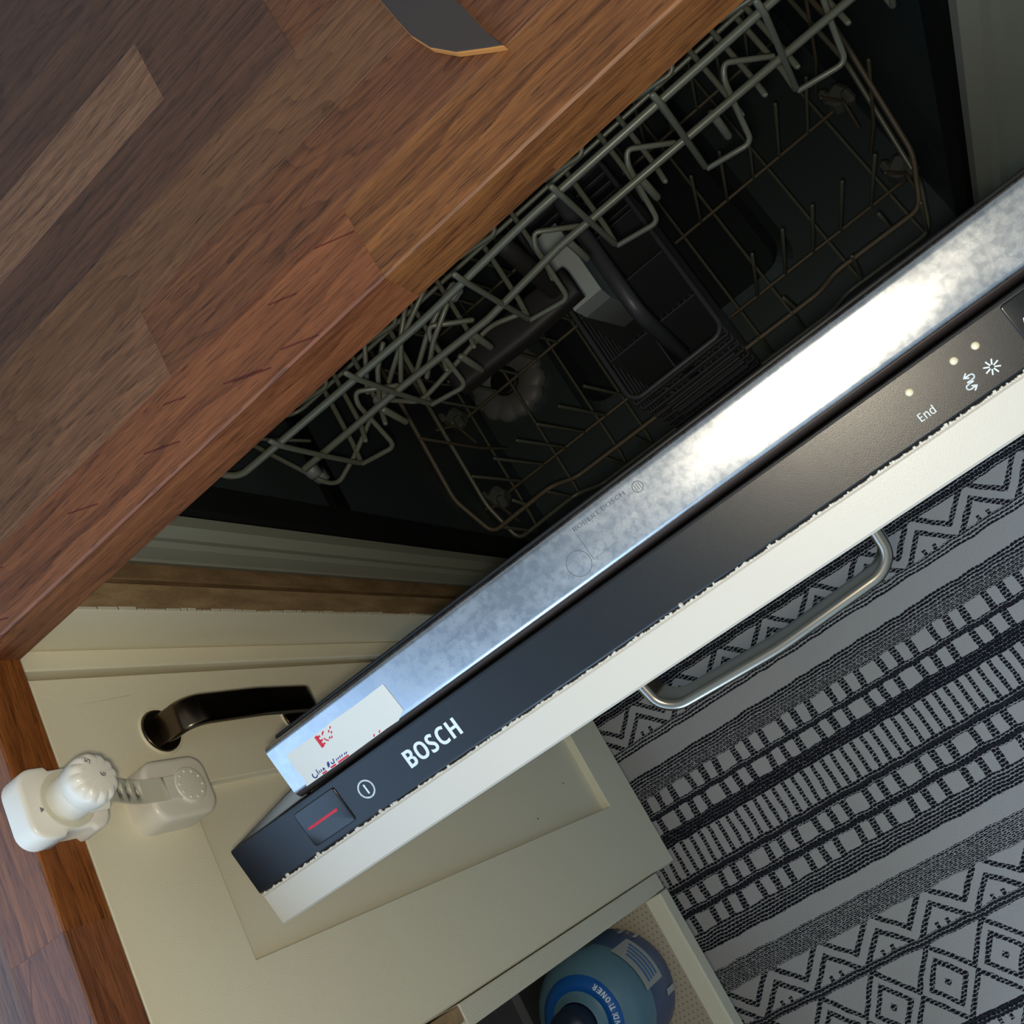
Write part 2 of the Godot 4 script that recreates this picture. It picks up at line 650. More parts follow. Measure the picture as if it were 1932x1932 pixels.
# brushed steel with dried limescale: smooth metal, and a chalky skin that thickens in patches and curls at its rims
func steel_material() -> void:
	var W := 2048
	var H := 112
	var a := noise(W, H, 0.012, 31, 4).get_data()
	var b := noise(W, H, 0.055, 32, 3).get_data()
	var c := noise(W, H, 0.13, 33, 2).get_data()
	var alb := PackedByteArray()
	alb.resize(W * H * 3)
	var orm := PackedByteArray()
	orm.resize(W * H * 3)
	for y in H:
		var edge := absf(float(y) / H - 0.5) * 2.0
		for x in W:
			var i := y * W + x
			var u := float(x) / W * 0.6
			var scale_load := 0.0
			scale_load += 0.75 * smoothstep(0.24, 0.33, u) * (1.0 - smoothstep(0.40, 0.47, u))
			scale_load += 0.50 * smoothstep(0.45, 0.50, u)
			scale_load += 0.40 * smoothstep(0.17, 0.19, u) * (1.0 - smoothstep(0.23, 0.26, u))
			scale_load += 0.22 * (1.0 - smoothstep(0.10, 0.18, u))
			var na := a[i] / 255.0
			var nb := b[i] / 255.0
			var nc := c[i] / 255.0
			var film := clampf(0.10 + scale_load * 0.62 + (na - 0.5) * 0.55 + (nb - 0.5) * 0.55, 0, 1)
			film *= 1.0 - smoothstep(0.75, 1.0, edge) * 0.6
			var curl := (1.0 - smoothstep(0.0, 0.05, absf(nc - 0.5))) * film
			curl = maxf(curl, (1.0 - smoothstep(0.0, 0.035, absf(nb - 0.52))) * film)
			var sk := clampf(film * 0.20 + curl * 0.26 + film * (nc - 0.5) * 0.16, 0, 1)
			var base := 0.68 + 0.05 * (na - 0.5)
			alb[i * 3] = int(lerpf(base * 0.98, 0.80, sk) * 255)
			alb[i * 3 + 1] = int(lerpf(base, 0.78, sk) * 255)
			alb[i * 3 + 2] = int(lerpf(base * 1.03, 0.71, sk) * 255)
			orm[i * 3] = 255
			orm[i * 3 + 1] = int(clampf(0.24 + sk * 0.30 + 0.05 * nb, 0, 1) * 255)
			orm[i * 3 + 2] = int((1.0 - sk * 0.9) * 255)
	var m := mat("limed_steel", Color.WHITE, 1.0, 1.0)
	m.albedo_texture = ImageTexture.create_from_image(Image.create_from_data(W, H, false, Image.FORMAT_RGB8, alb))
	var t := ImageTexture.create_from_image(Image.create_from_data(W, H, false, Image.FORMAT_RGB8, orm))
	m.roughness_texture = t
	m.roughness_texture_channel = BaseMaterial3D.TEXTURE_CHANNEL_GREEN
	m.metallic_texture = t
	m.metallic_texture_channel = BaseMaterial3D.TEXTURE_CHANNEL_BLUE
	m.uv1_triplanar = true
	m.uv1_scale = Vector3(1.0 / 0.6, 1.0 / 0.6, 1.0 / 0.033)


# the woven pattern of the rug: how dark the yarn is at (x, z) in metres of the room
const RP := 0.069
func rug_value(x: float, z: float) -> float:
	var zz := z
	if zz > 0.522:
		zz = 1.044 - zz
	if zz < 0.06:
		zz = 0.12 - zz
	# bands of dotted dark ground: 0 light, 1 dotted, 2 dense dotted, 3 line
	if zz < 0.084:
		return 2.0 if fposmod(zz * 118.0, 1.0) < 0.55 else 1.0
	if zz < 0.124:
		return zig(x - 0.3864, zz, 0.084, 0.124)
	if zz < 0.1365:
		return 1.0 if fposmod((zz - 0.124) / 0.0042, 1.0) < 0.72 else 0.0
	if zz < 0.1640:
		return 0.0
	if zz < 0.1925:
		return 1.0 if fposmod((zz - 0.164) / 0.0036, 1.0) < 0.85 else 0.0
	if zz < 0.2125:
		return blocks(x - 0.32)
	if zz < 0.2205:
		return 3.0 if absf(zz - 0.2175) < 0.0016 else 1.0
	if zz < 0.240:
		return blocks(x - 0.2849)
	if zz < 0.257:
		return 2.0
	if zz < 0.2965:
		var fx := fposmod((x - 0.2611 + 0.0047) / 0.0138, 1.0)
		return 0.0 if fx < 0.62 else 1.0
	if zz < 0.3095:
		return 3.0 if absf(zz - 0.303) < 0.0022 else 1.0
	if zz < 0.329:
		return blocks(x - 0.2211)
	if zz < 0.340:
		return 3.0 if absf(zz - 0.336) < 0.0015 else 1.0
	if zz < 0.360:
		return blocks(x - 0.1893)
	if zz < 0.3825:
		return 1.0 if fposmod((zz - 0.36) / 0.0037, 1.0) < 0.85 else 0.0
	if zz < 0.4045:
		return 0.0
	if zz < 0.4315:
		return 1.0 if fposmod((zz - 0.4045) / 0.0038, 1.0) < 0.8 else 0.0
	if zz < 0.471:
		return zig(x - 0.1573, zz, 0.4315, 0.471)
	if zz < 0.481:
		return 3.0 if absf(zz - 0.4735) < 0.0011 or absf(zz - 0.4785) < 0.0011 else 1.0
	# diamonds
	var tx := fposmod((x - 0.1265) / RP + 0.5, 1.0) - 0.5
	var dx := absf(tx) * RP
	var dz := absf(zz - 0.522)
	var d := dx * 1.12 + dz
	if d < 0.0052:
		return 1.0
	if d > 0.0205 and d < 0.0285:
		return 1.0
	if d > 0.0375 and d < 0.0455:
		return 1.0
	return 0.0


func zig(x: float, z: float, z0: float, z1: float) -> float:
	var t := absf(fposmod(x / RP + 0.5, 1.0) - 0.5) * 2.0     # 0 at the apex, 1 in the valley
	var zc := lerpf(z0 + 0.004, z1 - 0.004, t)
	var d := absf(z - zc)
	if d > 0.0058 and d < 0.0138:
		return 1.0
	if z > z1 - 0.006 and t < 0.25 and t > 0.12:
		return 1.0
	return 0.0


func blocks(x: float) -> float:
	var t := fposmod(x / RP + 0.15, 1.0) * RP
	if t < 0.0205 or (t > 0.0285 and t < 0.0400) or (t > 0.0485 and t < 0.0605):
		return 0.0
	return 1.0


func rug_material() -> void:
	var W := 1800
	var H := 1500
	var per := 0.0004444
	var j1 := noise(W, H, 0.012, 51, 3).get_data()
	var j2 := noise(W, H, 0.012, 52, 3).get_data()
	var fine := noise(W, H, 0.30, 53, 2).get_data()
	var drop := noise(W, H, 0.05, 54, 2).get_data()
	var out := PackedByteArray()
	out.resize(W * H * 3)
	for y in H:
		for x in W:
			var i := y * W + x
			var ax := x * per - 0.12 + (j1[i] - 128) * 0.000010
			var az := y * per + 0.03 + (j2[i] - 128) * 0.000011
			var v := rug_value(ax, az)
			var k := 0.0
			if v > 2.5:
				k = 0.95 if fine[i] > 70 else 0.5
			elif v > 0.5:
				# single dark stitches on the light warp
				var rz := az / 0.0039
				var row := floori(rz)
				var cx := fposmod(ax / 0.0054 + (0.5 if row % 2 == 0 else 0.0), 1.0) - 0.5
				var cz := rz - row - 0.5
				var rr := cx * cx * (2.6 if v > 1.5 else 3.0) + cz * cz * (2.4 if v > 1.5 else 3.9) + (fine[i] - 128) * 0.0024 + (drop[i] - 128) * 0.0016
				k = 1.0 - smoothstep(0.66, 0.95, rr)
			var l := 1.0 - (fine[i] - 128) * 0.0007
			var r := lerpf(0.76 * l, 0.14, k)
			var g := lerpf(0.745 * l, 0.145, k)
			var b := lerpf(0.735 * l, 0.17, k)
			out[i * 3] = int(r * 255)
			out[i * 3 + 1] = int(g * 255)
			out[i * 3 + 2] = int(b * 255)
	var m := mat("rug_weave", Color.WHITE, 0.95, 0.0, 0.2)
	m.albedo_texture = ImageTexture.create_from_image(Image.create_from_data(W, H, false, Image.FORMAT_RGB8, out))
	var bm := NoiseTexture2D.new()
	bm.width = 512
	bm.height = 512
	bm.seamless = true
	bm.as_normal_map = true
	bm.bump_strength = 6.0
	var fn := FastNoiseLite.new()
	fn.frequency = 0.12
	bm.noise = fn
	mat("rug_side", Color(0.45, 0.42, 0.40), 0.95)


# ---------------------------------------------------------------- the room
func room() -> void:
	var s := S()
	span(s, Vector3(-0.72, -0.1, -0.72), Vector3(2.3, 0.0, 3.6), 0.0)
	struct("floor", s, M.floor_dark)
	s = S()
	span(s, Vector3(-0.72, 2.4, -0.72), Vector3(2.3, 2.5, 3.6), 0.0)
	struct("ceiling", s, M.ceiling_white)
	s = S()
	span(s, Vector3(-0.72, 0, -0.72), Vector3(2.3, 2.4, -0.62), 0.0)
	struct("wall_back", s, M.wall_white)
	s = S()
	span(s, Vector3(2.2, 0, -0.62), Vector3(2.3, 2.4, 3.5), 0.0)
	struct("wall_right", s, M.wall_white)
	s = S()
	span(s, Vector3(-0.72, 0, 3.5), Vector3(2.3, 2.4, 3.6), 0.0)
	struct("wall_front", s, M.wall_white)
	s = S()
	span(s, Vector3(-0.72, 0, -0.62), Vector3(-0.62, 0.96, 3.5), 0.0)
	span(s, Vector3(-0.72, 2.24, -0.62), Vector3(-0.62, 2.4, 3.5), 0.0)
	for z in [[-0.62, -0.22], [1.32, 1.62], [3.08, 3.5]]:
		span(s, Vector3(-0.72, 0.96, z[0]), Vector3(-0.62, 2.24, z[1]), 0.0)
	struct("wall_left", s, M.wall_white)
	for k in 2:
		var z0: float = [-0.22, 1.62][k]  # the second window is added, unseen, to raise light on rug and ceiling
		var z1: float = [1.32, 3.08][k]
		s = S()
		for z in [z0 + 0.025, (z0 + z1) * 0.5, z1 - 0.025]:
			span(s, Vector3(-0.70, 0.96, z - 0.025), Vector3(-0.645, 2.24, z + 0.025), 0.003)
		for y in [0.985, 2.215]:
			span(s, Vector3(-0.70, y - 0.025, z0), Vector3(-0.645, y + 0.025, z1), 0.003)
		var w := struct("window_%d" % (k + 1), s, M.window_paint)
		s = S()
		span(s, Vector3(-0.675, 1.0, z0 + 0.04), Vector3(-0.671, 2.20, z1 - 0.04), 0.0)
		obj("pane", s, M.window_pane, w)


# ---------------------------------------------------------------- worktops
func stave(parent: Node3D, length: float, w: float, xf: Transform3D, m: Material, front := false, back := false) -> void:
	var s := S()
	var b := 0.00012
	var fb := 0.0010 if front else b
	var L := 0.5
	var tt := SW + TH
	var y0 := 0.0
	var uo := 0.0
	var U := func(x: float, v: float) -> Vector2: return Vector2(x / L + uo, v / tt)
	var x1 := length
	# top, front bevel, front face, back bevel, back, ends, underside; local z runs from 0 (front) to -w
	quad_uv(s, [Vector3(b, y0, -fb), Vector3(x1 - b, y0, -fb), Vector3(x1 - b, y0, -w + b), Vector3(b, y0, -w + b)], [U.call(b, w - fb), U.call(x1 - b, w - fb), U.call(x1 - b, b), U.call(b, b)], Vector3.UP)
	quad_uv(s, [Vector3(b, y0, -fb), Vector3(x1 - b, y0, -fb), Vector3(x1, y0 - fb, 0), Vector3(0, y0 - fb, 0)], [U.call(b, w - fb), U.call(x1 - b, w - fb), U.call(x1, w), U.call(0.0, w)], Vector3(0, 1, 1))
	quad_uv(s, [Vector3(0, y0 - fb, 0), Vector3(x1, y0 - fb, 0), Vector3(x1, y0 - TH, 0), Vector3(0, y0 - TH, 0)], [U.call(0.0, w), U.call(x1, w), U.call(x1, tt), U.call(0.0, tt)], Vector3(0, 0, 1))
	quad_uv(s, [Vector3(b, y0, -w + b), Vector3(x1 - b, y0, -w + b), Vector3(x1, y0 - b, -w), Vector3(0, y0 - b, -w)], [U.call(b, b), U.call(x1 - b, b), U.call(x1, 0.0), U.call(0.0, 0.0)], Vector3(0, 1, -1))
	quad_uv(s, [Vector3(0, y0 - b, -w), Vector3(x1, y0 - b, -w), Vector3(x1, y0 - TH, -w), Vector3(0, y0 - TH, -w)], [U.call(0.0, 0.0), U.call(x1, 0.0), U.call(x1, TH), U.call(0.0, TH)], Vector3(0, 0, -1))
	for e in [[0.0, b, -1.0], [x1, x1 - b, 1.0]]:
		quad_uv(s, [Vector3(e[1], y0, -fb), Vector3(e[1], y0, -w + b), Vector3(e[0], y0 - b, -w), Vector3(e[0], y0 - b, -b)], [Vector2(0, 0.2), Vector2(0.02, 0.2), Vector2(0.02, 0.21), Vector2(0, 0.21)], Vector3(e[2], 1, 0))
		quad_uv(s, [Vector3(e[0], y0 - b, -b), Vector3(e[0], y0 - b, -w), Vector3(e[0], y0 - TH, -w), Vector3(e[0], y0 - TH, 0)], [Vector2(0, 0.2), Vector2(0.05, 0.2), Vector2(0.05, 0.5), Vector2(0, 0.5)], Vector3(e[2], 0, 0))
	quad_uv(s, [Vector3(0, y0 - TH, 0), Vector3(x1, y0 - TH, 0), Vector3(x1, y0 - TH, -w), Vector3(0, y0 - TH, -w)], [U.call(0.0, 0.0), U.call(x1, 0.0), U.call(x1, w), U.call(0.0, w)], Vector3.DOWN)
	var o := obj("stave", s, m, parent)
	o.transform = xf


func worktops() -> void:
	var red := wood(101, Color(0.517, 0.316, 0.193), Color(0.323, 0.176, 0.097), 0.0, 3.0, 26)
	var gold := wood(111, Color(0.509, 0.328, 0.175), Color(0.291, 0.167, 0.086), 0.0, 4.0)
	var tan := wood(121, Color(0.485, 0.336, 0.231), Color(0.323, 0.211, 0.141), 0.0, 5.0)
	var cathedral := wood(131, Color(0.453, 0.285, 0.175), Color(0.274, 0.156, 0.093), 3.2, 2.2)
	var olive := wood(141, Color(0.445, 0.305, 0.197), Color(0.307, 0.195, 0.123), 2.6, 2.0)
	var brown := wood(151, Color(0.372, 0.245, 0.175), Color(0.234, 0.145, 0.100), 0.0, 6.0)
	var pale := wood(161, Color(0.534, 0.383, 0.279), Color(0.364, 0.245, 0.175), 0.0, 7.0)
	var umber := wood(171, Color(0.348, 0.230, 0.167), Color(0.218, 0.136, 0.100), 2.8, 1.8)
	var orange := wood(181, Color(0.550, 0.328, 0.149), Color(0.355, 0.183, 0.067), 0.0, 4.0)
	var t := thing("worktop", "oiled oak stave worktop over the open dishwasher, dark and reddish, filling the upper left", "worktop", Vector3(0.3, TOP - TH, 0))
	var rows := [
		[[-0.15, 0.303, red], [0.303, 0.78, gold], [0.78, 1.25, red]],
		[[-0.28, 0.186, tan], [0.186, 0.66, cathedral], [0.66, 1.25, tan]],
		[[-0.10, 0.40, olive], [0.40, 0.88, brown], [0.88, 1.25, gold], [-0.55, -0.10, brown]],
		[[-0.12, 0.322, brown], [0.322, 0.80, cathedral], [0.80, 1.25, pale], [-0.60, -0.12, tan]],
		[[-0.20, 0.252, pale], [0.252, 0.72, brown], [0.72, 1.25, olive], [-0.62, -0.20, red]],
		[[-0.05, 0.43, brown], [0.43, 0.90, umber], [0.90, 1.25, tan], [-0.52, -0.05, umber]],
		[[-0.02, 0.47, umber], [0.47, 0.95, tan], [0.95, 1.25, brown], [-0.50, -0.02, brown]],
		[[-0.16, 0.33, umber], [0.33, 0.80, brown], [0.80, 1.25, umber], [-0.62, -0.16, tan]],
	]
	for k in 14:
		var r: Array = rows[k] if k < rows.size() else [[-0.62, -0.15, brown], [-0.15, 0.33, umber], [0.33, 0.81, olive], [0.81, 1.25, brown]]
		if k < 2:
			r = r.duplicate()
			r.append([-0.62, r[0][0], umber])
		for a in r:
			stave(t, a[1] - a[0], SW, Transform3D(Basis(), Vector3(a[0] - 0.3, TH, -k * SW)), a[2], k == 0)
	# the side worktop butts against the front of the first one; its staves run the other way
	t = thing("worktop", "oak stave worktop with a bright orange front edge, under the white lock at lower left", "worktop", Vector3(-0.3, TOP - TH, 0.5))
	var turn := Basis(Vector3(0, 0, -1), Vector3(0, 1, 0), Vector3(1, 0, 0))   # stave length towards -z, its front towards +x
	var rows2 := [
		[[0.0, 0.147, orange], [0.147, 0.60, red], [0.60, 0.93, orange]],
		[[0.0, 0.40, tan], [0.40, 0.85, brown], [0.85, 0.93, tan]],
		[[0.0, 0.25, brown], [0.25, 0.70, olive], [0.70, 0.93, pale]],
	]
	for k in 14:
		var r: Array = rows2[k % 3]
		for a in r:
			stave(t, a[1] - a[0], SW, Transform3D(turn, Vector3(0.3 - k * SW, TH, a[1] - 0.5)), a[2], k == 0)


# ---------------------------------------------------------------- cabinets
func corner_filler() -> void:
	var yb := TOP - TH
	var t := thing("corner_post", "cream painted corner post with bare wood edge between dishwasher and cream door", "cabinet trim", Vector3(0, 0, -0.03))
	var s := S()
	# painted board that faces the room, turned round the corner to the cream door
	var sec := PackedVector2Array([Vector2(-0.016, 0.028), Vector2(-0.016, 0.013), Vector2(0.028, 0.013), Vector2(0.028, 0.015), Vector2(-0.0145, 0.015), Vector2(-0.016, 0.0165)])
	s = S()
	span(s, Vector3(-0.040, 0.10, -0.034), Vector3(0.0272, yb - 0.0005, -0.0155), 0.0012)
	var o := obj("front_board", s, M.cream_paint, t)
	o.position = Vector3(0, 0, 0.03)
	s = S()
	span(s, Vector3(-0.040, 0.10, -0.0154), Vector3(-0.0155, yb - 0.0005, -0.0018), 0.0012)
	o = obj("return_board", s, M.cream_paint, t)
	o.position = Vector3(0, 0, 0.03)
	# torn rim of paint over the bare edge: small tongues of uneven length
	s = S()
	var y := 0.12
	while y < yb - 0.004:
		var hgt := 0.004 + rng.randf() * 0.012
		var tongue := 0.0004 + rng.randf() * 0.0016
		box(s, Vector3(0.02725, y + hgt * 0.5, -0.0155 - tongue * 0.5), Vector3(0.0007, hgt, tongue + 0.001), 0.0002)
		y += hgt + 0.001
	o = obj("paint_rim", s, M.cream_paint_shade, t)
	o.set_meta("kind", "stuff")
	o.position = Vector3(0, 0, 0.03)
	s = S()
	span(s, Vector3(0.0262, 0.10, -0.0345), Vector3(0.0274, yb - 0.0005, -0.0158), 0.0002)
	o = obj("bare_edge", s, M.bare_wood, t, "bare brown wood edge")
	o.position = Vector3(0, 0, 0.03)
	s = S()
	span(s, Vector3(0.000, 0.10, -0.0384), Vector3(0.008, yb - 0.0005, -0.0346), 0.0)  # black strip standing in for the shade deep in the gap
	o = obj("gap_shade", s, M.gap_dark, t)
	o.position = Vector3(0, 0, 0.03)
	s = S()
	span(s, Vector3(0.004, 0.10, -0.060), Vector3(0.0268, yb - 0.0005, -0.0384), 0.0004)
	o = obj("batten", s, M.bare_wood_dark, t, "darker bare wood batten beside the dishwasher")
	o.position = Vector3(0, 0, 0.03)


func ring_frame(s: SurfaceTool, zo0: float, zo1: float, yo0: float, yo1: float, zi0: float, zi1: float, yi0: float, yi1: float, xf: float, xb: float, xp: float, e := 0.0012) -> void:
	# front ring, rounded outer rim, outer walls, inner walls down to the panel
	var O := [Vector2(zo0, yo0), Vector2(zo1, yo0), Vector2(zo1, yo1), Vector2(zo0, yo1)]
	var I := [Vector2(zi0, yi0), Vector2(zi1, yi0), Vector2(zi1, yi1), Vector2(zi0, yi1)]
	var c := Vector2((zo0 + zo1) * 0.5, (yo0 + yo1) * 0.5)
	var sg := [Vector2(1, 1), Vector2(-1, 1), Vector2(-1, -1), Vector2(1, -1)]
	for i in 4:
		var j := (i + 1) % 4
		var a: Vector2 = O[i] + sg[i] * e
		var b: Vector2 = O[j] + sg[j] * e
		var p: Vector2 = I[i] - sg[i] * e * 0.6
		var q: Vector2 = I[j] - sg[j] * e * 0.6
		var mid: Vector2 = (O[i] + O[j]) * 0.5 - c
		var ov := Vector3(0, mid.y, mid.x).normalized()
		if absf(ov.y) > absf(ov.z):
			ov = Vector3(0, signf(ov.y), 0)
		else:
			ov = Vector3(0, 0, signf(ov.z))
		quad(s, Vector3(xf, a.y, a.x), Vector3(xf, b.y, b.x), Vector3(xf, q.y, q.x), Vector3(xf, p.y, p.x), Vector3(1, 0, 0))
		quad(s, Vector3(xf, a.y, a.x), Vector3(xf, b.y, b.x), Vector3(xf - e, O[j].y, O[j].x), Vector3(xf - e, O[i].y, O[i].x), ov + Vector3(1, 0, 0))
		quad(s, Vector3(xf - e, O[i].y, O[i].x), Vector3(xf - e, O[j].y, O[j].x), Vector3(xb, O[j].y, O[j].x), Vector3(xb, O[i].y, O[i].x), ov)
		quad(s, Vector3(xf, p.y, p.x), Vector3(xf, q.y, q.x), Vector3(xf - e * 0.6, I[j].y, I[j].x), Vector3(xf - e * 0.6, I[i].y, I[i].x), -ov + Vector3(1, 0, 0))
		quad(s, Vector3(xf - e * 0.6, I[i].y, I[i].x), Vector3(xf - e * 0.6, I[j].y, I[j].x), Vector3(xp, I[j].y, I[j].x), Vector3(xp, I[i].y, I[i].x), -ov)
		quad(s, Vector3(xb, O[i].y, O[i].x), Vector3(xb, O[j].y, O[j].x), Vector3(xb, I[j].y, I[j].x), Vector3(xb, I[i].y, I[i].x), Vector3(-1, 0, 0))


# a strap handle: flat band bent to a bow; local x along its length, local z out of the door, local y across the band
func bow_handle(parent: Node3D, called: String, xf: Transform3D, reach: float, out: float, band: float, thick: float, m: Material) -> MeshInstance3D:
	var path := rnd(PackedVector3Array([Vector3(-reach * 0.5, 0, 0), Vector3(-reach * 0.5 + 0.002, 0, out * 0.72), Vector3(-reach * 0.5 + 0.010, 0, out * 0.95), Vector3(0, 0, out + 0.0015), Vector3(reach * 0.5 - 0.010, 0, out * 0.95), Vector3(reach * 0.5 - 0.002, 0, out * 0.72), Vector3(reach * 0.5, 0, 0)]), 0.008, 6)
	var sec := rrect(band, thick, thick * 0.42, 4)
	var s := S(0)
	var c := path.size()
	var rings := []
	for i in c:
		var d := (path[mini(i + 1, c - 1)] - path[maxi(i - 1, 0)]).normalized()
		var n := Vector3(0, 1, 0).cross(d).normalized()
		var ring := PackedVector3Array()
		for v in sec:
			ring.append(path[i] + Vector3(0, v.x, 0) + n * v.y)
		rings.append(ring)
	for i in c - 1:
		for k in sec.size():
			var k2 := (k + 1) % sec.size()
			quad(s, rings[i][k], rings[i][k2], rings[i + 1][k2], rings[i + 1][k], (rings[i][k] + rings[i][k2]) * 0.5 - path[i])
	var o := obj(called, s, m, parent)
	o.transform = xf
	return o


func cream_cabinet() -> void:
	var t := thing("base_cabinet", "cream painted base cabinet with panelled door and black bow handle, left of the dishwasher", "cabinet", Vector3(-0.30, 0, 0.14))
	var off := -t.position
	var s := S()
	span(s, Vector3(-0.58, 0.12, 0.004), Vector3(-0.042, TOP - TH - 0.001, 0.020), 0.0005)
	span(s, Vector3(-0.58, 0.2288, 0.2694), Vector3(-0.0185, 0.632, 0.2862), 0.0006)
	span(s, Vector3(-0.58, 0.632, 0.2805), Vector3(-0.0185, TOP - TH - 0.001, 0.2862), 0.0005)
	span(s, Vector3(-0.58, 0.12, 0.020), Vector3(-0.042, 0.138, 0.2705), 0.0005)
	span(s, Vector3(-0.58, 0.12, 0.020), Vector3(-0.57, TOP - TH - 0.001, 0.2705), 0.0005)
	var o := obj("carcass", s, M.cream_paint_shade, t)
	o.position = off
	s = S()
	span(s, Vector3(-0.18, 0.0, 0.0), Vector3(-0.165, 0.12, 0.2868), 0.0005)
	o = obj("plinth", s, M.plinth, t)
	o.position = off
	s = S()
	ring_frame(s, 0.0012, 0.2686, 0.1648, 0.8655, 0.0805, 0.1900, 0.2445, 0.7845, DX, -0.038, -0.0285)
	var door := obj("door", s, M.cream_paint, t)
	door.position = off
	s = S()
	span(s, Vector3(-0.034, 0.235, 0.072), Vector3(-0.0282, 0.795, 0.198), 0.0)
	obj("door_panel", s, M.cream_paint, door)
	# a bow handle like the dishwasher's, upright, near the corner
	var xf := Transform3D(Basis(Vector3(0, -1, 0), Vector3(0, 0, 1), Vector3(-1, 0, 0)), Vector3(DX, 0.7235, 0.0425))
	xf.basis = Basis(Vector3(0, -1, 0), Vector3(0, 0, -1), Vector3(1, 0, 0))
	bow_handle(door, "handle", xf, 0.128, 0.026, 0.0205, 0.0055, M.dark_nickel)
	for y in [0.7235 + 0.064, 0.7235 - 0.064]:
		s = S()
		pillow(s, circle2(0.0142, 28), Transform3D(Basis(Vector3(0, 0, -1), Vector3(0, 1, 0), Vector3(1, 0, 0)), Vector3(DX - 0.0002, y, 0.0425)), 0.0022, 0.0008, 3)
		obj("handle_rosette", s, M.dark_nickel, door)
		# rim of paint round the rosette
		s = S(0)
		var ring := PackedVector3Array()
		for k in 32:
			var a := TAU * k / 32
			ring.append(Vector3(DX + 0.0002, y + cos(a) * 0.0152, 0.0425 + sin(a) * 0.0152))
		tube(s, ring, 0.0010, 6, true)
		obj("paint_ring", s, M.cream_paint, door)
	s = S()
	box(s, Vector3(DX + 0.0115, 0.7835, 0.0425), Vector3(0.0006, 0.016, 0.0165), 0.0002, Basis(Vector3(0, 0, 1), deg_to_rad(-5.0)))
	# fine crack of paint down the stile
	s = S(0)
	tube(s, PackedVector3Array([Vector3(DX, 0.862, 0.012), Vector3(DX, 0.84, 0.02), Vector3(DX, 0.80, 0.016)]), 0.0002, 4)
	obj("paint_crack", s, M.cream_paint_shade, door)
	for q in [Vector2(0.385, 0.1735), Vector2(0.30, 0.150), Vector2(0.405, 0.205)]:
		s = S(0)
		lathe(s, [[0.0, 0.0005], [0.0007, 0.0003], [0.0009, 0.0]], Transform3D(Basis(Vector3(0, 0, 1), Vector3(1, 0, 0), Vector3(0, 1, 0)), Vector3(-0.0282, q.x, q.y)), 8)
		obj("speck", s, M.gap_dark, door)


func open_cabinet() -> void:
	var t := thing("open_cabinet", "open cream cabinet without a door, dotted liner on its floor, holding the blue bottle", "cabinet", Vector3(-0.30, 0, 0.55))
	var off := -t.position
	var s := S()
	span(s, Vector3(-0.58, 0.2288, 0.2872), Vector3(-0.0162, 0.251, 0.90), 0.001)
	var o := obj("bottom_board", s, M.cream_paint_shade, t)
	o.position = off
	s = S()
	span(s, Vector3(-0.0345, 0.2511, 0.2880), Vector3(-0.0172, 0.2522, 0.895), 0.0004)
	o = obj("front_lip", s, M.cream_paint, t, "pale painted front lip")
	o.position = off
	s = S()
	span(s, Vector3(-0.57, 0.2511, 0.2880), Vector3(-0.0350, 0.2526, 0.895), 0.0004)
	o = obj("shelf_liner", s, M.liner, t, "beige liner with small dots")
	o.position = off
	s = S()
	span(s, Vector3(-0.58, 0.251, 0.90), Vector3(-0.0162, TOP - TH - 0.001, 0.916), 0.0006)
	span(s, Vector3(-0.58, 0.12, 0.90), Vector3(-0.0162, 0.251, 0.916), 0.0006)
	span(s, Vector3(-0.59, 0.12, 0.2872), Vector3(-0.58, TOP - TH - 0.001, 0.916), 0.0)
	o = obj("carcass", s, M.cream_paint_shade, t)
	o.position = off
	s = S()
	span(s, Vector3(-0.18, 0.0, 0.2872), Vector3(-0.165, 0.2285, 0.916), 0.0005)
	o = obj("plinth", s, M.plinth, t)
	o.position = off
	# end of the bare rail that once carried a drawer, in the notch of the painted upright
	s = S()
	span(s, Vector3(-0.20, 0.6335, 0.2700), Vector3(-0.0184, 0.875, 0.2802), 0.0006)
	o = obj("bare_rail", s, M.bare_wood, t, "bare reddish wood rail end")
	o.position = off


func neighbour_cabinet() -> void:
	var t := thing("base_cabinet", "plain cream base cabinet hidden to the right of the dishwasher", "cabinet", Vector3(0.95, 0, -0.3))
	var off := -t.position
	var s := S()
	span(s, Vector3(0.660, 0.12, -0.60), Vector3(1.25, TOP - TH - 0.001, -0.040), 0.001)
	span(s, Vector3(0.660, 0.0, -0.60), Vector3(1.25, 0.12, -0.10), 0.001)
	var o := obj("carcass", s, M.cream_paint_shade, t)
	o.position = off
	s = S()
	span(s, Vector3(0.664, 0.15, -0.039), Vector3(1.246, TOP - TH - 0.006, -0.020), 0.0015)
	o = obj("door", s, M.cream_paint, t)
	o.position = off


# ---------------------------------------------------------------- dishwasher
func D(u: float, h: float, v: float) -> Vector3:
	return Vector3(u, h, -v)


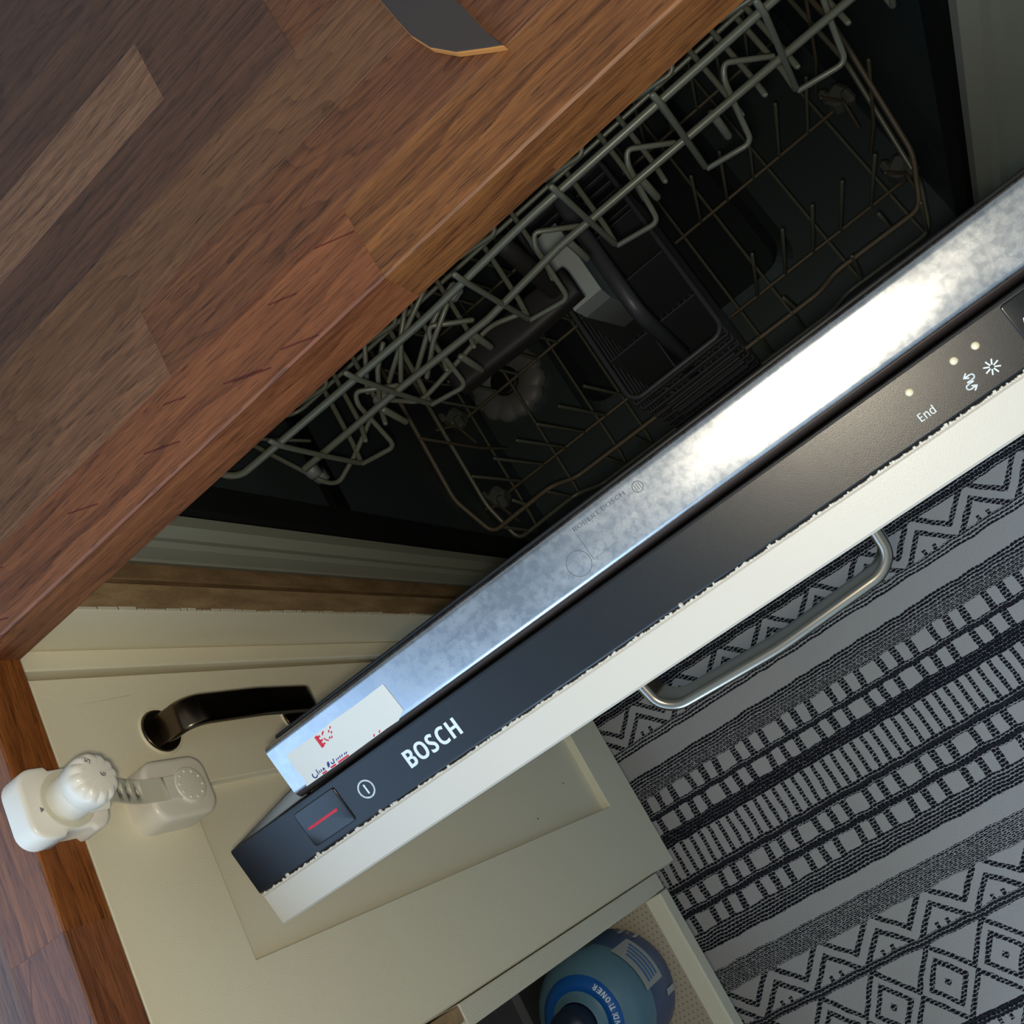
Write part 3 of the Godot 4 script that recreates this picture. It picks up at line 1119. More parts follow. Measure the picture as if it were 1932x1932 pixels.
func dishwasher() -> void:
	var t := thing("dishwasher", "built-in dishwasher standing ajar under the worktop, steel edge and black control panel on its door", "dishwasher", Vector3(0.335, 0, -0.30))
	var off := -t.position
	var ytop := TOP - TH - 0.012
	# outer casing and tub walls, each with thickness
	var s := S()
	span(s, Vector3(0.036, 0.10, -0.58), Vector3(0.040, ytop, -0.066), 0.0003)
	span(s, Vector3(0.634, 0.10, -0.58), Vector3(0.638, ytop, -0.066), 0.0003)
	span(s, Vector3(0.036, ytop - 0.004, -0.58), Vector3(0.638, ytop, -0.052), 0.0003)
	span(s, Vector3(0.036, 0.10, -0.585), Vector3(0.638, ytop, -0.580), 0.0003)
	span(s, Vector3(0.036, 0.01, -0.58), Vector3(0.638, 0.10, -0.10), 0.0003)
	var o := obj("casing", s, M.dark_steel, t)
	o.position = off
	s = S()
	span(s, Vector3(0.0600, 0.150, -0.565), Vector3(0.0625, 0.84, -0.050), 0.0003)
	span(s, Vector3(0.6080, 0.150, -0.565), Vector3(0.6105, 0.84, -0.050), 0.0003)
	span(s, Vector3(0.0600, 0.84, -0.565), Vector3(0.6105, 0.8425, -0.050), 0.0003)
	span(s, Vector3(0.0600, 0.150, -0.568), Vector3(0.6105, 0.84, -0.565), 0.0003)
	o = obj("tub", s, M.tub_steel, t)
	o.position = off
	# tub floor with the sump well: a rounded basin with sloping walls
	s = S()
	var yf := 0.180
	var well := rrect(0.272, 0.260, 0.028, 6)
	var cx := 0.322
	var cz := -0.330
	var outer := PackedVector2Array()
	for i in well.size():   # the same number of points out on the rectangle of the floor
		var d := Vector2(well[i].x / 0.136, well[i].y / 0.130)
		var k := 1.0 / maxf(absf(d.x), absf(d.y))
		outer.append(Vector2(d.x * k * (0.287 if d.x > 0 else 0.261), d.y * k * (0.280 if d.y > 0 else 0.235)))
	var n := well.size()
	for i in n:
		var j := (i + 1) % n
		var P := func(v: Vector2, k: float, y: float) -> Vector3: return Vector3(cx + v.x * k, y, cz + v.y * k)
		quad(s, P.call(well[i], 1.0, yf), P.call(well[j], 1.0, yf), P.call(outer[j], 1.0, yf), P.call(outer[i], 1.0, yf), Vector3.UP)
		var m := (well[i] + well[j])
		quad(s, P.call(well[i], 1.0, yf + 0.011), P.call(well[j], 1.0, yf + 0.011), P.call(well[j], 1.085, yf), P.call(well[i], 1.085, yf), Vector3(m.x, 0.1, m.y))
		quad(s, P.call(well[i], 1.0, yf + 0.011), P.call(well[j], 1.0, yf + 0.011), P.call(well[j], 0.93, yf - 0.022), P.call(well[i], 0.93, yf - 0.022), Vector3(-m.x, 0.3, -m.y))
		quad(s, P.call(well[i], 0.93, yf - 0.022), P.call(well[j], 0.93, yf - 0.022), P.call(well[j], 0.0, yf - 0.026), P.call(well[j], 0.0, yf - 0.026), Vector3.UP)
		tri(s, P.call(well[i], 0.93, yf - 0.022), P.call(well[j], 0.93, yf - 0.022), Vector3(cx, yf - 0.026, cz), Vector3.UP)
	o = obj("tub_floor", s, M.tub_steel, t)
	o.position = off
	# salt cap: scalloped grey disc with a dark hub
	s = S(0)
	var salt := Transform3D(Basis(), Vector3(0.1146, yf + 0.001, -0.3036))
	lathe(s, [[0.050, 0.0], [0.051, 0.008], [0.047, 0.013], [0.020, 0.014], [0.018, 0.010], [0.0, 0.010]], salt, 144, 0.07, 12, 0, 2)
	o = obj("salt_cap", s, M.grey_plastic, t, "grey scalloped cap on the tub floor")
	o.position = off
	s = S(0)
	lathe(s, [[0.0185, 0.0085], [0.0185, 0.0148], [0.015, 0.0152], [0.0, 0.0152]], salt, 32)
	o = obj("salt_hub", s, M.rubber, t, "dark round hub of the salt cap")
	o.position = off
	# front frame of the tub: ribbed strips left and right, black inner rim
	for side in [[0.0275, 0.0705, 1.0], [0.6445, 0.5895, -1.0]]:
		var x0: float = side[0]
		var x1: float = side[1]
		s = S()
		var cuts := [0.0, 0.20, 0.24, 0.27, 0.56, 0.66, 0.80, 1.0]
		var lev := [-0.050, -0.0455, -0.0475, -0.0455, -0.0452, -0.0468, -0.0448, -0.0478]
		for i in cuts.size() - 1:
			var xa: float = lerpf(x0, x1, cuts[i])
			var xb: float = lerpf(x0, x1, cuts[i + 1])
			quad(s, Vector3(xa, 0.20, lev[i]), Vector3(xb, 0.20, lev[i + 1]), Vector3(xb, ytop, lev[i + 1]), Vector3(xa, ytop, lev[i]), Vector3(0, 0, 1))
			quad(s, Vector3(xa, 0.20, lev[i]), Vector3(xb, 0.20, lev[i + 1]), Vector3(xb, 0.20, -0.056), Vector3(xa, 0.20, -0.056), Vector3(0, -1, 0))
		quad(s, Vector3(x0, 0.20, -0.050), Vector3(x0, ytop, -0.050), Vector3(x0, ytop, -0.066), Vector3(x0, 0.20, -0.066), Vector3(-side[2], 0, 0))
		quad(s, Vector3(x1, 0.20, -0.0478), Vector3(x1, ytop, -0.0478), Vector3(x1, ytop, -0.056), Vector3(x1, 0.20, -0.056), Vector3(side[2], 0, 0))
		quad(s, Vector3(x0, 0.20, -0.058), Vector3(x0, ytop, -0.058), Vector3(x1, ytop, -0.058), Vector3(x1, 0.20, -0.058), Vector3(0, 0, -1))
		o = obj("side_trim", s, M.trim_grey, t, "ribbed grey-green side strip of the tub front")
		o.position = off
	s = S()
	for e in [[0.060, 0.0735], [0.5865, 0.6105]]:
		span(s, Vector3(e[0], 0.150, -0.085), Vector3(e[1], 0.842, -0.0575), 0.003)
	span(s, Vector3(0.060, 0.815, -0.085), Vector3(0.6105, 0.842, -0.0575), 0.003)
	span(s, Vector3(0.060, 0.150, -0.085), Vector3(0.6105, 0.172, -0.0575), 0.003)
	o = obj("rim_seal", s, M.rubber, t)
	o.position = off
	for e in [[0.0627, 0.0680], [0.6025, 0.6078]]:
		s = S()
		span(s, Vector3(e[0], 0.600, -0.55), Vector3(e[1], 0.622, -0.088), 0.0015)
		o = obj("slide_rail", s, M.dark_steel, t)
		o.position = off
	machine_door(t, off)


func machine_door(t: Node3D, off: Vector3) -> void:
	var ul := 0.0434
	var ur := 0.6400
	# the core of the door; everything on it is its child and uses its axes: x along, y out of the top edge, z towards the room
	var s := S()
	span(s, Vector3(ul + 0.003, -0.640, -0.046), Vector3(ur - 0.003, -0.062, -0.0195), 0.001)
	span(s, Vector3(0.100, -0.640, -0.0775), Vector3(0.582, -0.030, -0.046), 0.002)
	var door := obj("door", s, M.dark_steel, t)
	door.transform = Transform3D(door_xf.basis, door_xf.origin + off)
	# painted front board
	s = S()
	span(s, Vector3(ul, -0.655, -0.0188), Vector3(ur, 0.0, 0.0), 0.0012)
	var fb := obj("front_board", s, M.white_paint, door, "white painted front board of the dishwasher door")
	fb.set_meta("label", "white painted front board of the dishwasher door")
	s = S()
	span(s, Vector3(ul - 0.0006, -0.652, -0.0175), Vector3(ul + 0.0004, -0.0016, -0.0012), 0.0003)
	obj("board_end", s, M.raw_mdf, door, "unpainted brown end of the front board")
	# rough lip of paint along the board's back edge
	s = S()
	var x := ul
	while x < ur:
		var w := 0.0007 + rng.randf() * 0.0010
		var d := 0.0001 + rng.randf() * rng.randf() * 0.0013
		box(s, Vector3(x + w * 0.5, -0.0006 - rng.randf() * 0.0003, -0.0186 - d * 0.5), Vector3(w, 0.0012, d + 0.0006), 0.00025, Basis(Vector3(0, 1, 0), rng.randf_range(-0.35, 0.35)))
		x += w * 0.85
	for k in 6:
		var xx := ul + 0.018 + rng.randf() * 0.5 if k > 0 else ul + 0.0205
		box(s, Vector3(xx, -0.0004, -0.0200), Vector3(0.0022, 0.0016, 0.0022), 0.0007, Basis(Vector3(0, 1, 0), 0.7))
	obj("paint_lip", s, M.white_paint, door).set_meta("kind", "stuff")
	# control panel
	var sec := PackedVector2Array()
	for p in [[-0.0196, -0.060], [-0.0196, -0.0012], [-0.0200, -0.0006], [-0.0208, -0.0003], [-0.0450, -0.0003], [-0.0461, -0.0006], [-0.0466, -0.0014], [-0.0467, -0.060]]:
		sec.append(Vector2(p[0], p[1]))
	s = S()
	extrude_x(s, sec, ul - 0.0002, ur, -1)
	var cp := obj("control_panel", s, M.black_panel, door, "black control panel strip")
	# steel top edge of the inner door, limescale on it
	sec = PackedVector2Array()
	for p in [[-0.0508, -0.030], [-0.0508, -0.0004], [-0.0530, 0.0], [-0.0750, 0.0], [-0.0768, -0.0004], [-0.0780, -0.0014], [-0.0786, -0.0030], [-0.0786, -0.030]]:
		sec.append(Vector2(p[0], p[1]))
	s = S()
	extrude_x(s, sec, 0.0972, 0.5850, 0)
	obj("steel_edge", s, M.limed_steel, door, "stained stainless steel top edge")
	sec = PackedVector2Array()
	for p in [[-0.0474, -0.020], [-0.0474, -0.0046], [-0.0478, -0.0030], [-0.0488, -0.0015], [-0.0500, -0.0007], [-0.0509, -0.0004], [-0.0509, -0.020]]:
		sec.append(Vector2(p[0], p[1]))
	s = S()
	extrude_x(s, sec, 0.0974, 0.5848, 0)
	obj("rolled_lip", s, M.steel_reflection_grime, door, "front lip of the steel edge, dark reflection and grime put into its colour")
	# corner plate of the inner door behind the panel's end
	s = S()
	pillow(s, PackedVector2Array([Vector2(0.0436, 0.0466), Vector2(0.0950, 0.0545), Vector2(0.0985, 0.0600), Vector2(0.1010, 0.0466)]), Transform3D(Basis(Vector3(1, 0, 0), Vector3(0, 0, -1), Vector3(0, 1, 0)), Vector3(0, -0.006, 0)), 0.0030, 0.0008, 2)
	obj("corner_plate", s, M.dull_steel, door)
	# black liner and seal behind the steel edge
	s = S()
	span(s, Vector3(0.0985, -0.560, -0.0812), Vector3(0.5840, -0.034, -0.0786), 0.002)
	obj("inner_liner", s, M.black_gloss, door)
	s = S(0)
	tube(s, PackedVector3Array([Vector3(0.0995, -0.012, -0.0795), Vector3(0.583, -0.012, -0.0795)]), 0.0013, 8)
	obj("lip_seal", s, M.rubber, door)
	# bow handle on the front board
	var hx := Transform3D(Basis(), Vector3(0.3267, -0.0615, 0.0))
	bow_handle(door, "handle", hx, 0.1345, 0.0275, 0.0235, 0.0058, M.nickel)
	var up := Basis(Vector3(1, 0, 0), Vector3(0, 0, -1), Vector3(0, 1, 0))   # print that lies on the top edge: its x along the door, its y away from the room
	var P := Transform3D(up, Vector3(0, -0.00028, 0))
	text("brand_lettering", "BOSCH", P * Transform3D(Basis(), Vector3(0.1600, 0.0282, 0)), 0.0338, 0.0092, M.print_white, door)
	text("end_lettering", "End", P * Transform3D(Basis(), Vector3(0.4349, 0.0256, 0)), 0.0066, 0.0036, M.print_white, door, false)
	# power sign: ring with a bar
	s = S()
	var pts := []
	for k in 33:
		pts.append(Vector2(0.1326, 0.0328) + Vector2(cos(TAU * k / 32), sin(TAU * k / 32)) * 0.0044)
	stroke(s, pts, 0.0008, P)
	stroke(s, [Vector2(0.1326, 0.0305), Vector2(0.1326, 0.0351)], 0.0009, P)
	obj("power_symbol", s, M.print_white, door)
	# power button with a red line
	s = S()
	pillow(s, rrect(0.0290, 0.0196, 0.0016, 4), P * Transform3D(Basis(), Vector3(0.1033, 0.0333, -0.0002)), 0.0009, 0.0005, 3)
	obj("power_button", s, M.black_gloss, door, "glossy black button with a red line")
	s = S()
	stroke(s, [Vector2(0.0922, 0.0330), Vector2(0.1122, 0.0330)], 0.0013, P * Transform3D(Basis(), Vector3(0, 0, 0.0006)), 0.0003)
	obj("red_line", s, M.print_red, door)
	# the next button at the right, cut by the frame
	s = S()
	pillow(s, rrect(0.0290, 0.0200, 0.0016, 4), P * Transform3D(Basis(), Vector3(0.4952, 0.0345, -0.0002)), 0.0009, 0.0005, 3)
	obj("program_button", s, M.black_gloss, door)
	text("program_lettering", "A", P * Transform3D(Basis(), Vector3(0.4825, 0.0305, 0.0006)), 0.0052, 0.0055, M.print_white, door, false)
	for u in [0.4380, 0.4573, 0.4664]:
		s = S(0)
		lathe(s, [[0.0016, 0.0], [0.0015, 0.0006], [0.0010, 0.0010], [0.0, 0.0012]], Transform3D(Basis(), D(u, -0.0004, 0.0378)), 16)
		obj("indicator_light", s, M.led, door)
	# rinse aid star
	s = S()
	for k in 8:
		var a := TAU * (k + 0.35) / 8
		var d := Vector2(cos(a), sin(a))
		stroke(s, [Vector2(0.4664, 0.0277) + d * 0.0010, Vector2(0.4664, 0.0277) + d * 0.0029], 0.00055, P)
	obj("rinse_symbol", s, M.print_white, door)
	# salt sign: two hooked arrows
	s = S()
	var c := Vector2(0.4573, 0.0277)
	for sg in [1.0, -1.0]:
		var q := []
		q.append(c + Vector2(-0.0010, 0.0004) * sg)
		q.append(c + Vector2(0.0012, 0.0004) * sg)
		for k in 7:
			var a := -PI * 0.5 + PI * k / 6
			q.append(c + (Vector2(0.0014, 0.0014) + Vector2(cos(a), sin(a)) * 0.0010) * sg)
		q.append(c + Vector2(-0.0010, 0.0024) * sg)
		stroke(s, q, 0.0005, P)
		stroke(s, [c + Vector2(0.0004, 0.0036) * sg, c + Vector2(-0.0012, 0.0024) * sg, c + Vector2(0.0004, 0.0015) * sg], 0.0005, P)
		stroke(s, [c + Vector2(0.0012, 0.0004) * sg, c + Vector2(-0.0014, -0.0006) * sg], 0.0005, P)
	obj("salt_symbol", s, M.print_white, door)
	# worn white label on the steel
	var Q := Transform3D(up, Vector3(0, 0.00005, 0))
	s = S()
	var lab := PackedVector2Array()
	for p in [[0.1065, 0.0692], [0.1215, 0.0691], [0.1300, 0.0689], [0.1395, 0.0693], [0.1561, 0.0688], [0.1746, 0.0690], [0.1753, 0.0534], [0.1699, 0.0506], [0.1622, 0.0508], [0.147, 0.0507], [0.125, 0.0506], [0.1056, 0.0508], [0.1068, 0.0537], [0.1066, 0.0570], [0.1060, 0.0611], [0.1062, 0.0660]]:
		lab.append(Vector2(p[0], p[1]))
	pillow(s, lab, Q, 0.00018, 0.0, 1, -1)
	obj("worn_label", s, M.sticker, door, "worn white label with traces of red and blue print")
	var R := Q * Transform3D(Basis(), Vector3(0, 0, 0.00018))
	s = S()
	stroke(s, [Vector2(0.1270, 0.0676), Vector2(0.1270, 0.0622)], 0.0019, R, 0.00008)
	for v in [0.0670, 0.0648, 0.0627]:
		stroke(s, [Vector2(0.1276, v), Vector2(0.1290, v)], 0.0010, R, 0.00008)
	var arc := []
	for k in 8:
		var a := deg_to_rad(100.0 + 150.0 * k / 7)
		arc.append(Vector2(0.1325, 0.0652) + Vector2(cos(a) * 0.0022, sin(a) * 0.0026))
	stroke(s, arc.slice(0, 3), 0.0008, R, 0.00008)
	stroke(s, arc.slice(4, 8), 0.0006, R, 0.00008)
	for p in [[0.1328, 0.0632], [0.1345, 0.0660], [0.1354, 0.0648], [0.1364, 0.0671], [0.1340, 0.0628], [0.1538, 0.0514], [0.1575, 0.0514]]:
		stroke(s, [Vector2(p[0], p[1]), Vector2(p[0] + 0.0007, p[1] + 0.0006)], 0.0007, R, 0.00008)
	for b in [[0.1178, 0.1203], [0.1238, 0.1268], [0.1290, 0.1358]]:
		stroke(s, [Vector2(b[0], 0.05125), Vector2(b[1], 0.05125)], 0.0009, R, 0.00008)
	obj("red_print", s, M.print_red, door)
	s = S()
	arc = []
	for k in 8:
		var a := deg_to_rad(130.0 + 200.0 * k / 7)
		arc.append(Vector2(0.1135, 0.0530) + Vector2(cos(a), sin(a)) * 0.0014)
	stroke(s, arc, 0.0006, R, 0.00008)
	for p in [[0.1156, 0.0522, 0.1158, 0.0548], [0.1168, 0.0524, 0.1170, 0.0534], [0.1180, 0.0524, 0.1182, 0.0534], [0.1192, 0.0524, 0.1198, 0.0534], [0.1200, 0.0524, 0.1202, 0.0532], [0.1226, 0.0522, 0.1236, 0.0544], [0.1233, 0.0522, 0.1243, 0.0544], [0.1228, 0.0534, 0.1242, 0.0532], [0.1256, 0.0524, 0.1270, 0.0524], [0.1270, 0.0524, 0.1274, 0.0542], [0.1256, 0.0524, 0.1254, 0.0534], [0.1288, 0.0526, 0.1292, 0.0532], [0.1300, 0.0526, 0.1304, 0.0533], [0.1313, 0.0526, 0.1317, 0.0534], [0.1325, 0.0526, 0.1332, 0.0533], [0.1344, 0.0526, 0.1349, 0.0532], [0.1354, 0.0526, 0.1362, 0.0530]]:
		stroke(s, [Vector2(p[0], p[1]), Vector2(p[2], p[3])], 0.00055, R, 0.00008)
	obj("blue_print", s, M.print_blue, door)
	# faint stamping in the steel
	text("stamped_lettering", "ROBERT BOSCH", Q * Transform3D(Basis(), Vector3(0.2960, 0.0722, -0.0002)), 0.0280, 0.0019, M.etched, door, false)
	s = S()
	stroke(s, [Vector2(0.2960, 0.0710), Vector2(0.2955, 0.0575)], 0.00018, Q, 0.00006)
	stroke(s, [Vector2(0.2955, 0.0575), Vector2(0.3080, 0.0580)], 0.00012, Q, 0.00006)
	pts = []
	for k in 25:
		pts.append(Vector2(0.3303, 0.0716) + Vector2(cos(TAU * k / 24), sin(TAU * k / 24)) * 0.0024)
	stroke(s, pts, 0.00028, Q, 0.00006)
	for k in 3:
		stroke(s, [Vector2(0.3292 + k * 0.0011, 0.0702), Vector2(0.3292 + k * 0.0011, 0.0730)], 0.00025, Q, 0.00006)
	pts = []
	for k in 25:
		pts.append(Vector2(0.2888, 0.0600) + Vector2(cos(TAU * k / 24) * 0.0058, sin(TAU * k / 24) * 0.0058))
	stroke(s, pts, 0.00022, Q, 0.00006)
	obj("stamped_marks", s, M.etched, door)


# ---------------------------------------------------------------- racks
func upper_rack() -> void:
	var t := thing("dish_rack", "upper wire dish rack with two thick front bars just below the worktop edge", "dish rack", Vector3(0.335, 0.66, -0.30))
	var o := t.position
	var w := func(called: String, pts: Array, r: float, bend := 0.0) -> void:
		var q := []
		for p in pts:
			q.append(p - o)
		wire(called, q, r, M.wire, t, bend)
	var z := -0.080
	w.call("front_rail", [Vector3(0.078, 0.765, -0.52), Vector3(0.0785, 0.762, -0.09), Vector3(0.089, 0.7535, -0.080), Vector3(0.252, 0.7475, -0.079), Vector3(0.34, 0.752, -0.080), Vector3(0.585, 0.7495, -0.080), Vector3(0.596, 0.760, -0.10), Vector3(0.596, 0.765, -0.52)], 0.0026, 0.012)
	w.call("front_rail", [Vector3(0.1085, 0.7062, -0.081), Vector3(0.20, 0.7065, -0.079), Vector3(0.275, 0.7010, -0.078), Vector3(0.34, 0.7085, -0.079), Vector3(0.47, 0.7035, -0.080), Vector3(0.575, 0.6985, -0.081)], 0.0026)
	for x in [0.1275, 0.197, 0.2892, 0.3640, 0.4358, 0.503, 0.570]:
		w.call("upright", [Vector3(x - 0.0008, 0.7605, z), Vector3(x, 0.7525, z + 0.003), Vector3(x, 0.712, z + 0.0026), Vector3(x, 0.664, z + 0.001), Vector3(x + 0.0015, 0.664, z - 0.016), Vector3(x + 0.002, 0.664, -0.50)], 0.0020, 0.004)
	# the lower front wire that steps back between the uprights
	var xs := [0.1275, 0.197, 0.2892, 0.3640, 0.4358, 0.503]
	for i in 6:
		var x: float = xs[i]
		w.call("cup_wire", [Vector3(x + 0.001, 0.664, z + 0.002), Vector3(x + 0.030, 0.664, z + 0.008), Vector3(x + 0.033, 0.680, z - 0.004), Vector3(x + 0.037, 0.700, z - 0.016), Vector3(x + 0.042, 0.704, z - 0.022), Vector3(x + 0.066, 0.690, z - 0.012)], 0.0019, 0.006)
		w.call("cup_wire", [Vector3(x - 0.010, 0.690, z - 0.055), Vector3(x + 0.020, 0.690, z - 0.050), Vector3(x + 0.024, 0.702, z - 0.066), Vector3(x + 0.029, 0.712, z - 0.080), Vector3(x + 0.055, 0.705, z - 0.075)], 0.0019, 0.006)
	for x in [0.145, 0.165, 0.225, 0.250, 0.320, 0.396, 0.412, 0.470, 0.487, 0.510, 0.545]:
		w.call("floor_wire", [Vector3(x, 0.676, z - 0.004), Vector3(x + 0.001, 0.672, z - 0.02), Vector3(x + 0.001, 0.672, -0.50)], 0.0019, 0.004)
	for zz in [-0.145, -0.22, -0.30, -0.38, -0.46]:
		w.call("cross_wire", [Vector3(0.085, 0.70, zz), Vector3(0.100, 0.668, zz), Vector3(0.575, 0.668, zz), Vector3(0.590, 0.70, zz)], 0.0017, 0.012)
	# short ends of wire that stick up
	for p in [[0.176, 0.682], [0.239, 0.668], [0.258, 0.684], [0.345, 0.690], [0.402, 0.69], [0.456, 0.69]]:
		w.call("wire_end", [Vector3(p[0], p[1] + 0.010, z - 0.004), Vector3(p[0] + 0.0005, p[1] - 0.012, z + 0.002)], 0.0026)
	# slanted cup holders in the left half
	for p in [[0.188, -0.100, 0.255, -0.128], [0.196, -0.094, 0.238, -0.132], [0.205, -0.088, 0.262, -0.112], [0.170, -0.105, 0.212, -0.150], [0.214, -0.083, 0.258, -0.105], [0.176, -0.096, 0.205, -0.116]]:
		w.call("cup_holder", [Vector3(p[0], 0.688, p[1]), Vector3((p[0] + p[2]) * 0.5, 0.700, (p[1] + p[3]) * 0.5), Vector3(p[2], 0.704, p[3])], 0.0019)
	w.call("cup_wire", [Vector3(0.060, 0.690, -0.150), Vector3(0.0935, 0.662, -0.0865), Vector3(0.1030, 0.662, -0.0800), Vector3(0.1265, 0.664, -0.0880), Vector3(0.1660, 0.668, -0.1075), Vector3(0.1925, 0.668, -0.0835), Vector3(0.2080, 0.668, -0.0850), Vector3(0.2650, 0.668, -0.0930), Vector3(0.2890, 0.666, -0.0850)], 0.0019, 0.008)
	# side wires
	for side in [[0.0785, 1.0], [0.596, -1.0]]:
		for zz in [-0.12, -0.19, -0.26, -0.33, -0.40, -0.47]:
			w.call("side_wire", [Vector3(side[0], 0.763, zz), Vector3(side[0] + 0.010 * side[1], 0.72, zz), Vector3(side[0] + 0.022 * side[1], 0.668, zz)], 0.0014)
	var s := S()
	for p in [[0.173, 0.678, -0.100], [0.262, 0.690, -0.118]]:
		s = S()
		box(s, Vector3(p[0], p[1], p[2]) - o, Vector3(0.012, 0.008, 0.010), 0.002, Basis(Vector3(0, 1, 0), 0.3))
		obj("rack_clip", s, M.grey_plastic, t)
	# slim arm of the sprayer hanging under the rack
	s = S(0)
	var arm := PackedVector2Array()
	for k in 17:
		var a := PI * 0.5 + PI * k / 16
		arm.append(Vector2(0.006 + cos(a) * 0.006, sin(a) * 0.012))
	arm.append(Vector2(0.070, -0.015))
	arm.append(Vector2(0.122, -0.013))
	arm.append(Vector2(0.122, 0.013))
	arm.append(Vector2(0.070, 0.015))
	pillow(s, arm, Transform3D(Basis(Vector3(1, 0, 0), Vector3(0, 0, -1), Vector3(0, 1, 0)), Vector3(0.195, 0.590, -0.118) - o), 0.014, 0.005, 3)
	obj("spray_arm", s, M.dark_arm, t, "dark tapered spray arm under the upper rack")
	s = S(0)
	tube(s, PackedVector3Array([Vector3(0.303, 0.600, -0.118) - o, Vector3(0.303, 0.667, -0.135) - o]), 0.007, 10)
	obj("feed_pipe", s, M.dark_arm, t)
	# rollers at the left side of the front
	for p in [[0.106, 0.672, -0.097], [0.100, 0.655, -0.100]]:
		s = S(0)
		lathe(s, [[0.0, -0.004], [0.0065, -0.004], [0.007, 0.0], [0.0065, 0.004], [0.0, 0.004]], Transform3D(Basis(Vector3(0, 1, 0), Vector3(1, 0, 0), Vector3(0, 0, -1)), Vector3(p[0] - 0.012, p[1], p[2]) - o), 18)
		obj("roller", s, M.grey_plastic, t)


func lower_rack() -> void:
	var t := thing("dish_rack", "lower wire dish rack with rows of upright tines deep inside the dishwasher", "dish rack", Vector3(0.335, 0.27, -0.30))
	var o := t.position
	var w := func(called: String, pts: Array, r: float, bend := 0.0, worn := false) -> void:
		var q := []
		for p in pts:
			q.append(p - o)
		wire(called, q, r, M.wire_worn if worn else M.wire, t, bend)
	var z := -0.085
	# rim and lower rail, both dipping in the middle of the front
	for e in [[0.0, 0.0, 0.0020], [-0.062, -0.003, 0.0020]]:
		var dy: float = e[0]
		var dx: float = e[1]
		w.call("rim_wire", [Vector3(0.080, 0.435 + dy, -0.50), Vector3(0.079, 0.430 + dy, -0.24), Vector3(0.063 - dx, 0.395 + dy, -0.130), Vector3(0.0735 + dx, 0.375 + dy, z), Vector3(0.152, 0.379 + dy, z), Vector3(0.172, 0.358 + dy, z + 0.001), Vector3(0.455, 0.352 + dy, z + 0.001), Vector3(0.474, 0.366 + dy, z), Vector3(0.5585 - dx, 0.362 + dy, z), Vector3(0.581, 0.372 + dy, -0.125), Vector3(0.592, 0.425 + dy, -0.24), Vector3(0.592, 0.435 + dy, -0.50)], e[2] * 1.25, 0.010, dy == 0.0)
	# wires of the floor: two that carry the tines, and those that run to the back
	for zz in [-0.143, -0.246, -0.35, -0.45]:
		w.call("tine_rail", [Vector3(0.074, 0.293, zz), Vector3(0.264, 0.293, zz)], 0.0019, 0.0, true)
		w.call("tine_rail", [Vector3(0.378, 0.293, zz), Vector3(0.576, 0.293, zz)], 0.0019, 0.0, true)
	for x in [0.085, 0.145, 0.206, 0.2405, 0.388, 0.425, 0.492, 0.560]:
		w.call("floor_wire", [Vector3(x, 0.356, z + 0.001) if x > 0.17 and x < 0.46 else Vector3(x, 0.374, z + 0.001), Vector3(x, 0.288, z - 0.002), Vector3(x, 0.282, z - 0.02), Vector3(x, 0.282, -0.50)], 0.0017, 0.008)
	var left := [0.101, 0.1315, 0.1620, 0.1890, 0.2180, 0.2500]
	var right := [0.4100, 0.4430, 0.4750, 0.5060, 0.5395]
	for zz in [-0.143, -0.246, -0.35]:
		for x in left:
			w.call("tine", [Vector3(x, 0.293, zz), Vector3(x - 0.018, 0.370, zz - 0.007)], 0.0018)
		for x in right:
			w.call("tine", [Vector3(x, 0.293, zz), Vector3(x + 0.019, 0.370, zz - 0.004)], 0.0018)
	for x in [0.12, 0.30, 0.43, 0.53]:
		w.call("wire_end", [Vector3(x, 0.352 if x > 0.17 and x < 0.46 else 0.372, z - 0.001), Vector3(x - 0.003, 0.378 if x > 0.17 and x < 0.46 else 0.396, z - 0.006)], 0.0018)
	for p in [[0.074, -0.250], [0.070, -0.143], [0.578, -0.250], [0.577, -0.152]]:
		var s := S()
		box(s, Vector3(p[0], 0.300, p[1]) - o, Vector3(0.022, 0.026, 0.020), 0.005, Basis(Vector3(0, 1, 0), 0.4))
		box(s, Vector3(p[0] + 0.006, 0.312, p[1] + 0.012) - o, Vector3(0.010, 0.012, 0.016), 0.003)
		box(s, Vector3(p[0] - 0.009, 0.308, p[1] - 0.006) - o, Vector3(0.008, 0.018, 0.012), 0.003)
		obj("tine_clip", s, M.clip_plastic, t)
		w.call("clip_wire", [Vector3(p[0] - 0.02, 0.36, p[1] + 0.02), Vector3(p[0], 0.312, p[1] + 0.012), Vector3(p[0], 0.284, p[1] + 0.03)], 0.0016, 0.006, true)
	for side in [[0.079, 0.022], [0.592, -0.022]]:
		for zz in [-0.19, -0.28, -0.36, -0.44]:
			w.call("side_wire", [Vector3(side[0], 0.43, zz), Vector3(side[0] + side[1] * 0.5, 0.33, zz), Vector3(side[0] + side[1], 0.284, zz)], 0.0017, 0.0, true)


